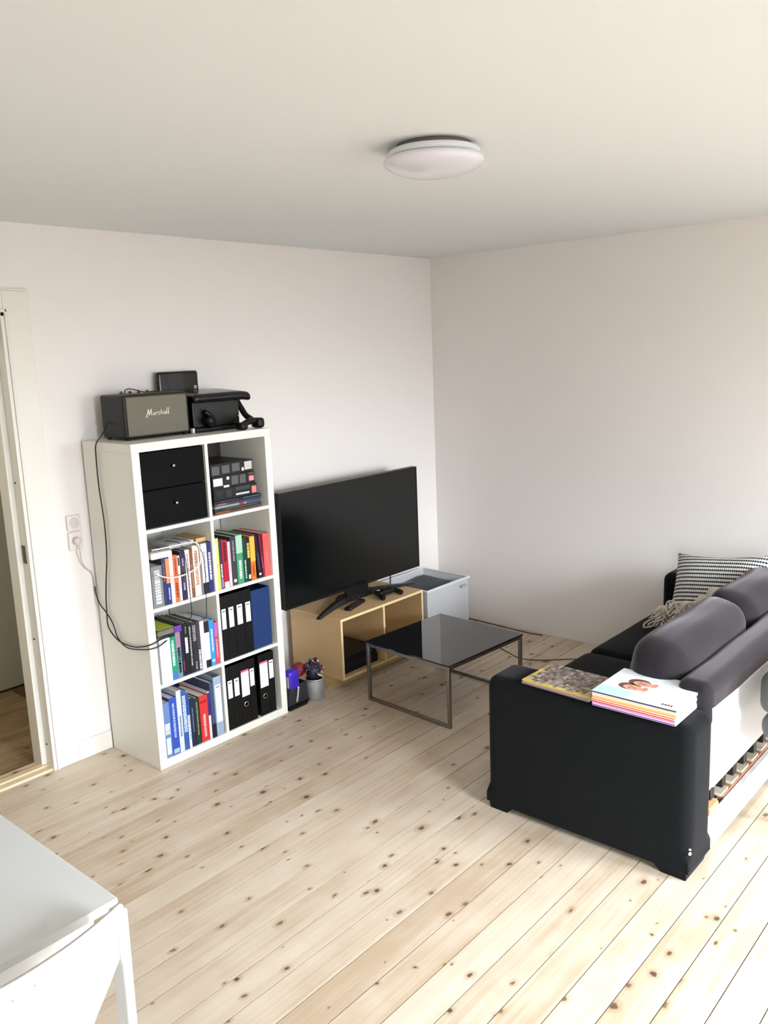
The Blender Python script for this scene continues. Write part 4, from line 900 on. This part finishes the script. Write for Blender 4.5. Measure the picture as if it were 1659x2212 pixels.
# ------------------------------------------------------------------ white dining table and chair, lower left
TW = mat('table_white', (234, 237, 238), .28, noise=.01); TE = mat('table_edge_white', (246, 246, 244), .35)
dt = thing('dining_table', 'white rectangular dining table in the lower left corner', 'table', (-1.75, -1.4, 0))
tx1_, ty0_ = -1.170, -2.079
MB().box(-2.35, tx1_, ty0_, -.72, .720, .740, bev=.002).build('table_top', TW, dt)
for lx, ly in ((tx1_-.20, ty0_+.101), (-2.28, ty0_+.101), (tx1_-.20, -.84), (-2.28, -.84)): MB().box(lx, lx+.05, ly, ly+.05, 0, .721, bev=.002).build('leg', TE, dt)
MB().box(-2.33, tx1_-.014, ty0_+.085, ty0_+.100, .62, .721).build('apron', TE, dt)
MB().box(-2.23, tx1_-.20, -.815, -.795, .66, .721).build('apron', TE, dt)
CW = mat('chair_white', (246, 246, 242), .38)
dc = thing('dining_chair', 'white moulded dining chair pushed under the white table, its curved back towards the viewer', 'chair', (-1.445, -1.98, 0))
cxm = -1.445; hwc = .232
# curved back: outline in (u, z), bent along y
def backy(u, z): return -2.222+.052*(u/hwc)**2+(.80-z)*.02
cb = MB(); bmx = cb.bm
rows = [(.800, hwc-.006), (.797, hwc), (.770, hwc+.001), (.74, hwc-.001), (.712, hwc-.006), (.695, hwc-.018), (.665, hwc-.050), (.63, hwc-.086), (.595, .115), (.56, .094), (.52, .084), (.48, .084), (.450, .098), (.425, .13)]
nu = 22; fr_, bk_ = [], []
for z, hw in rows:
    ra, rb = [], []
    for i in range(nu+1):
        u = -hw+2*hw*i/nu; zz_ = z-(.006*(u/hwc)**2 if z > .79 else 0); y = backy(u, z)
        ra.append(bmx.verts.new((cxm+u, y-.006, zz_))); rb.append(bmx.verts.new((cxm+u, y+.006, zz_)))
    fr_.append(ra); bk_.append(rb)
def qd(a, b, c, d): bmx.faces.new((a, b, c, d)).smooth = True
for r in range(len(rows)-1):
    for i in range(nu):
        qd(fr_[r][i], fr_[r][i+1], fr_[r+1][i+1], fr_[r+1][i]); qd(bk_[r][i], bk_[r+1][i], bk_[r+1][i+1], bk_[r][i+1])
    qd(fr_[r][0], fr_[r+1][0], bk_[r+1][0], bk_[r][0]); qd(fr_[r][nu], bk_[r][nu], bk_[r+1][nu], fr_[r+1][nu])
for i in range(nu):
    qd(fr_[0][i], bk_[0][i], bk_[0][i+1], fr_[0][i+1]); qd(fr_[-1][i], fr_[-1][i+1], bk_[-1][i+1], bk_[-1][i])
cb.build('backrest', CW, dc)
for s in (-1, 1):
    u = s*(hwc-.008); yt = backy(u, .79)
    b = MB(); xo = cxm+s*hwc
    b.hexa([(xo-s*.034-.009, -2.215, 0), (xo-s*.034+.009, -2.215, 0), (xo-s*.034+.009, -2.165, 0), (xo-s*.034-.009, -2.165, 0), (cxm+u-.009, yt-.016, .79), (cxm+u+.010, yt-.016, .79), (cxm+u+.010, yt+.026, .78), (cxm+u-.009, yt+.026, .78)])
    bmesh.ops.bevel(b.bm, geom=list(b.bm.edges), offset=.004, segments=2, affect='EDGES', profile=.5)
    b.build('leg', CW, dc)
    b = MB(); b.hexa([(xo-s*.0-.012, -1.80, 0), (xo-s*.0+.012, -1.80, 0), (xo-s*.0+.012, -1.765, 0), (xo-s*.0-.012, -1.765, 0), (xo-s*.035-.014, -1.83, .43), (xo-s*.035+.014, -1.83, .43), (xo-s*.035+.014, -1.79, .43), (xo-s*.035-.014, -1.79, .43)])
    b.build('leg', CW, dc)
MB().soft(cxm-.215, cxm+.215, -2.205, -1.78, .425, .445, .009, n=8).build('seat', CW, dc)
for u, z in ((.03, .775), (-.01, .772)): MB().lathe([(0, -.002), (.002, -.002), (.002, .001), (0, .001)], (cxm+u, backy(u, z)-.006, z), 8, axis='y').build('screw', SILV, dc)

# grey chair behind the sofa, only its edge in the picture
GC = mat('grey_upholstery', (84, 86, 86), .9, noise=.1, nscale=200, bump=.3)
gc2 = thing('easy_chair', 'dark grey padded chair touching the rear of the sofa at the right edge', 'chair', (1.29, -2.86, 0))
MB().soft(1.005, 1.55, -3.20, -2.645, .400, .500, .045, n=8, puff=(.006, .006, .008)).build('seat', GC, gc2)
MB().soft(.995, 1.56, -2.735, -2.640, .505, .655, .040, n=8, puff=(.008, .004, .006)).build('backrest', GC, gc2)
for x in (1.20, 1.49):
    for y in (-2.70, -3.15): MB().lathe([(.012, 0), (.018, .41), (0, .41)], (x, y, 0), 12).build('leg', BLK, gc2)
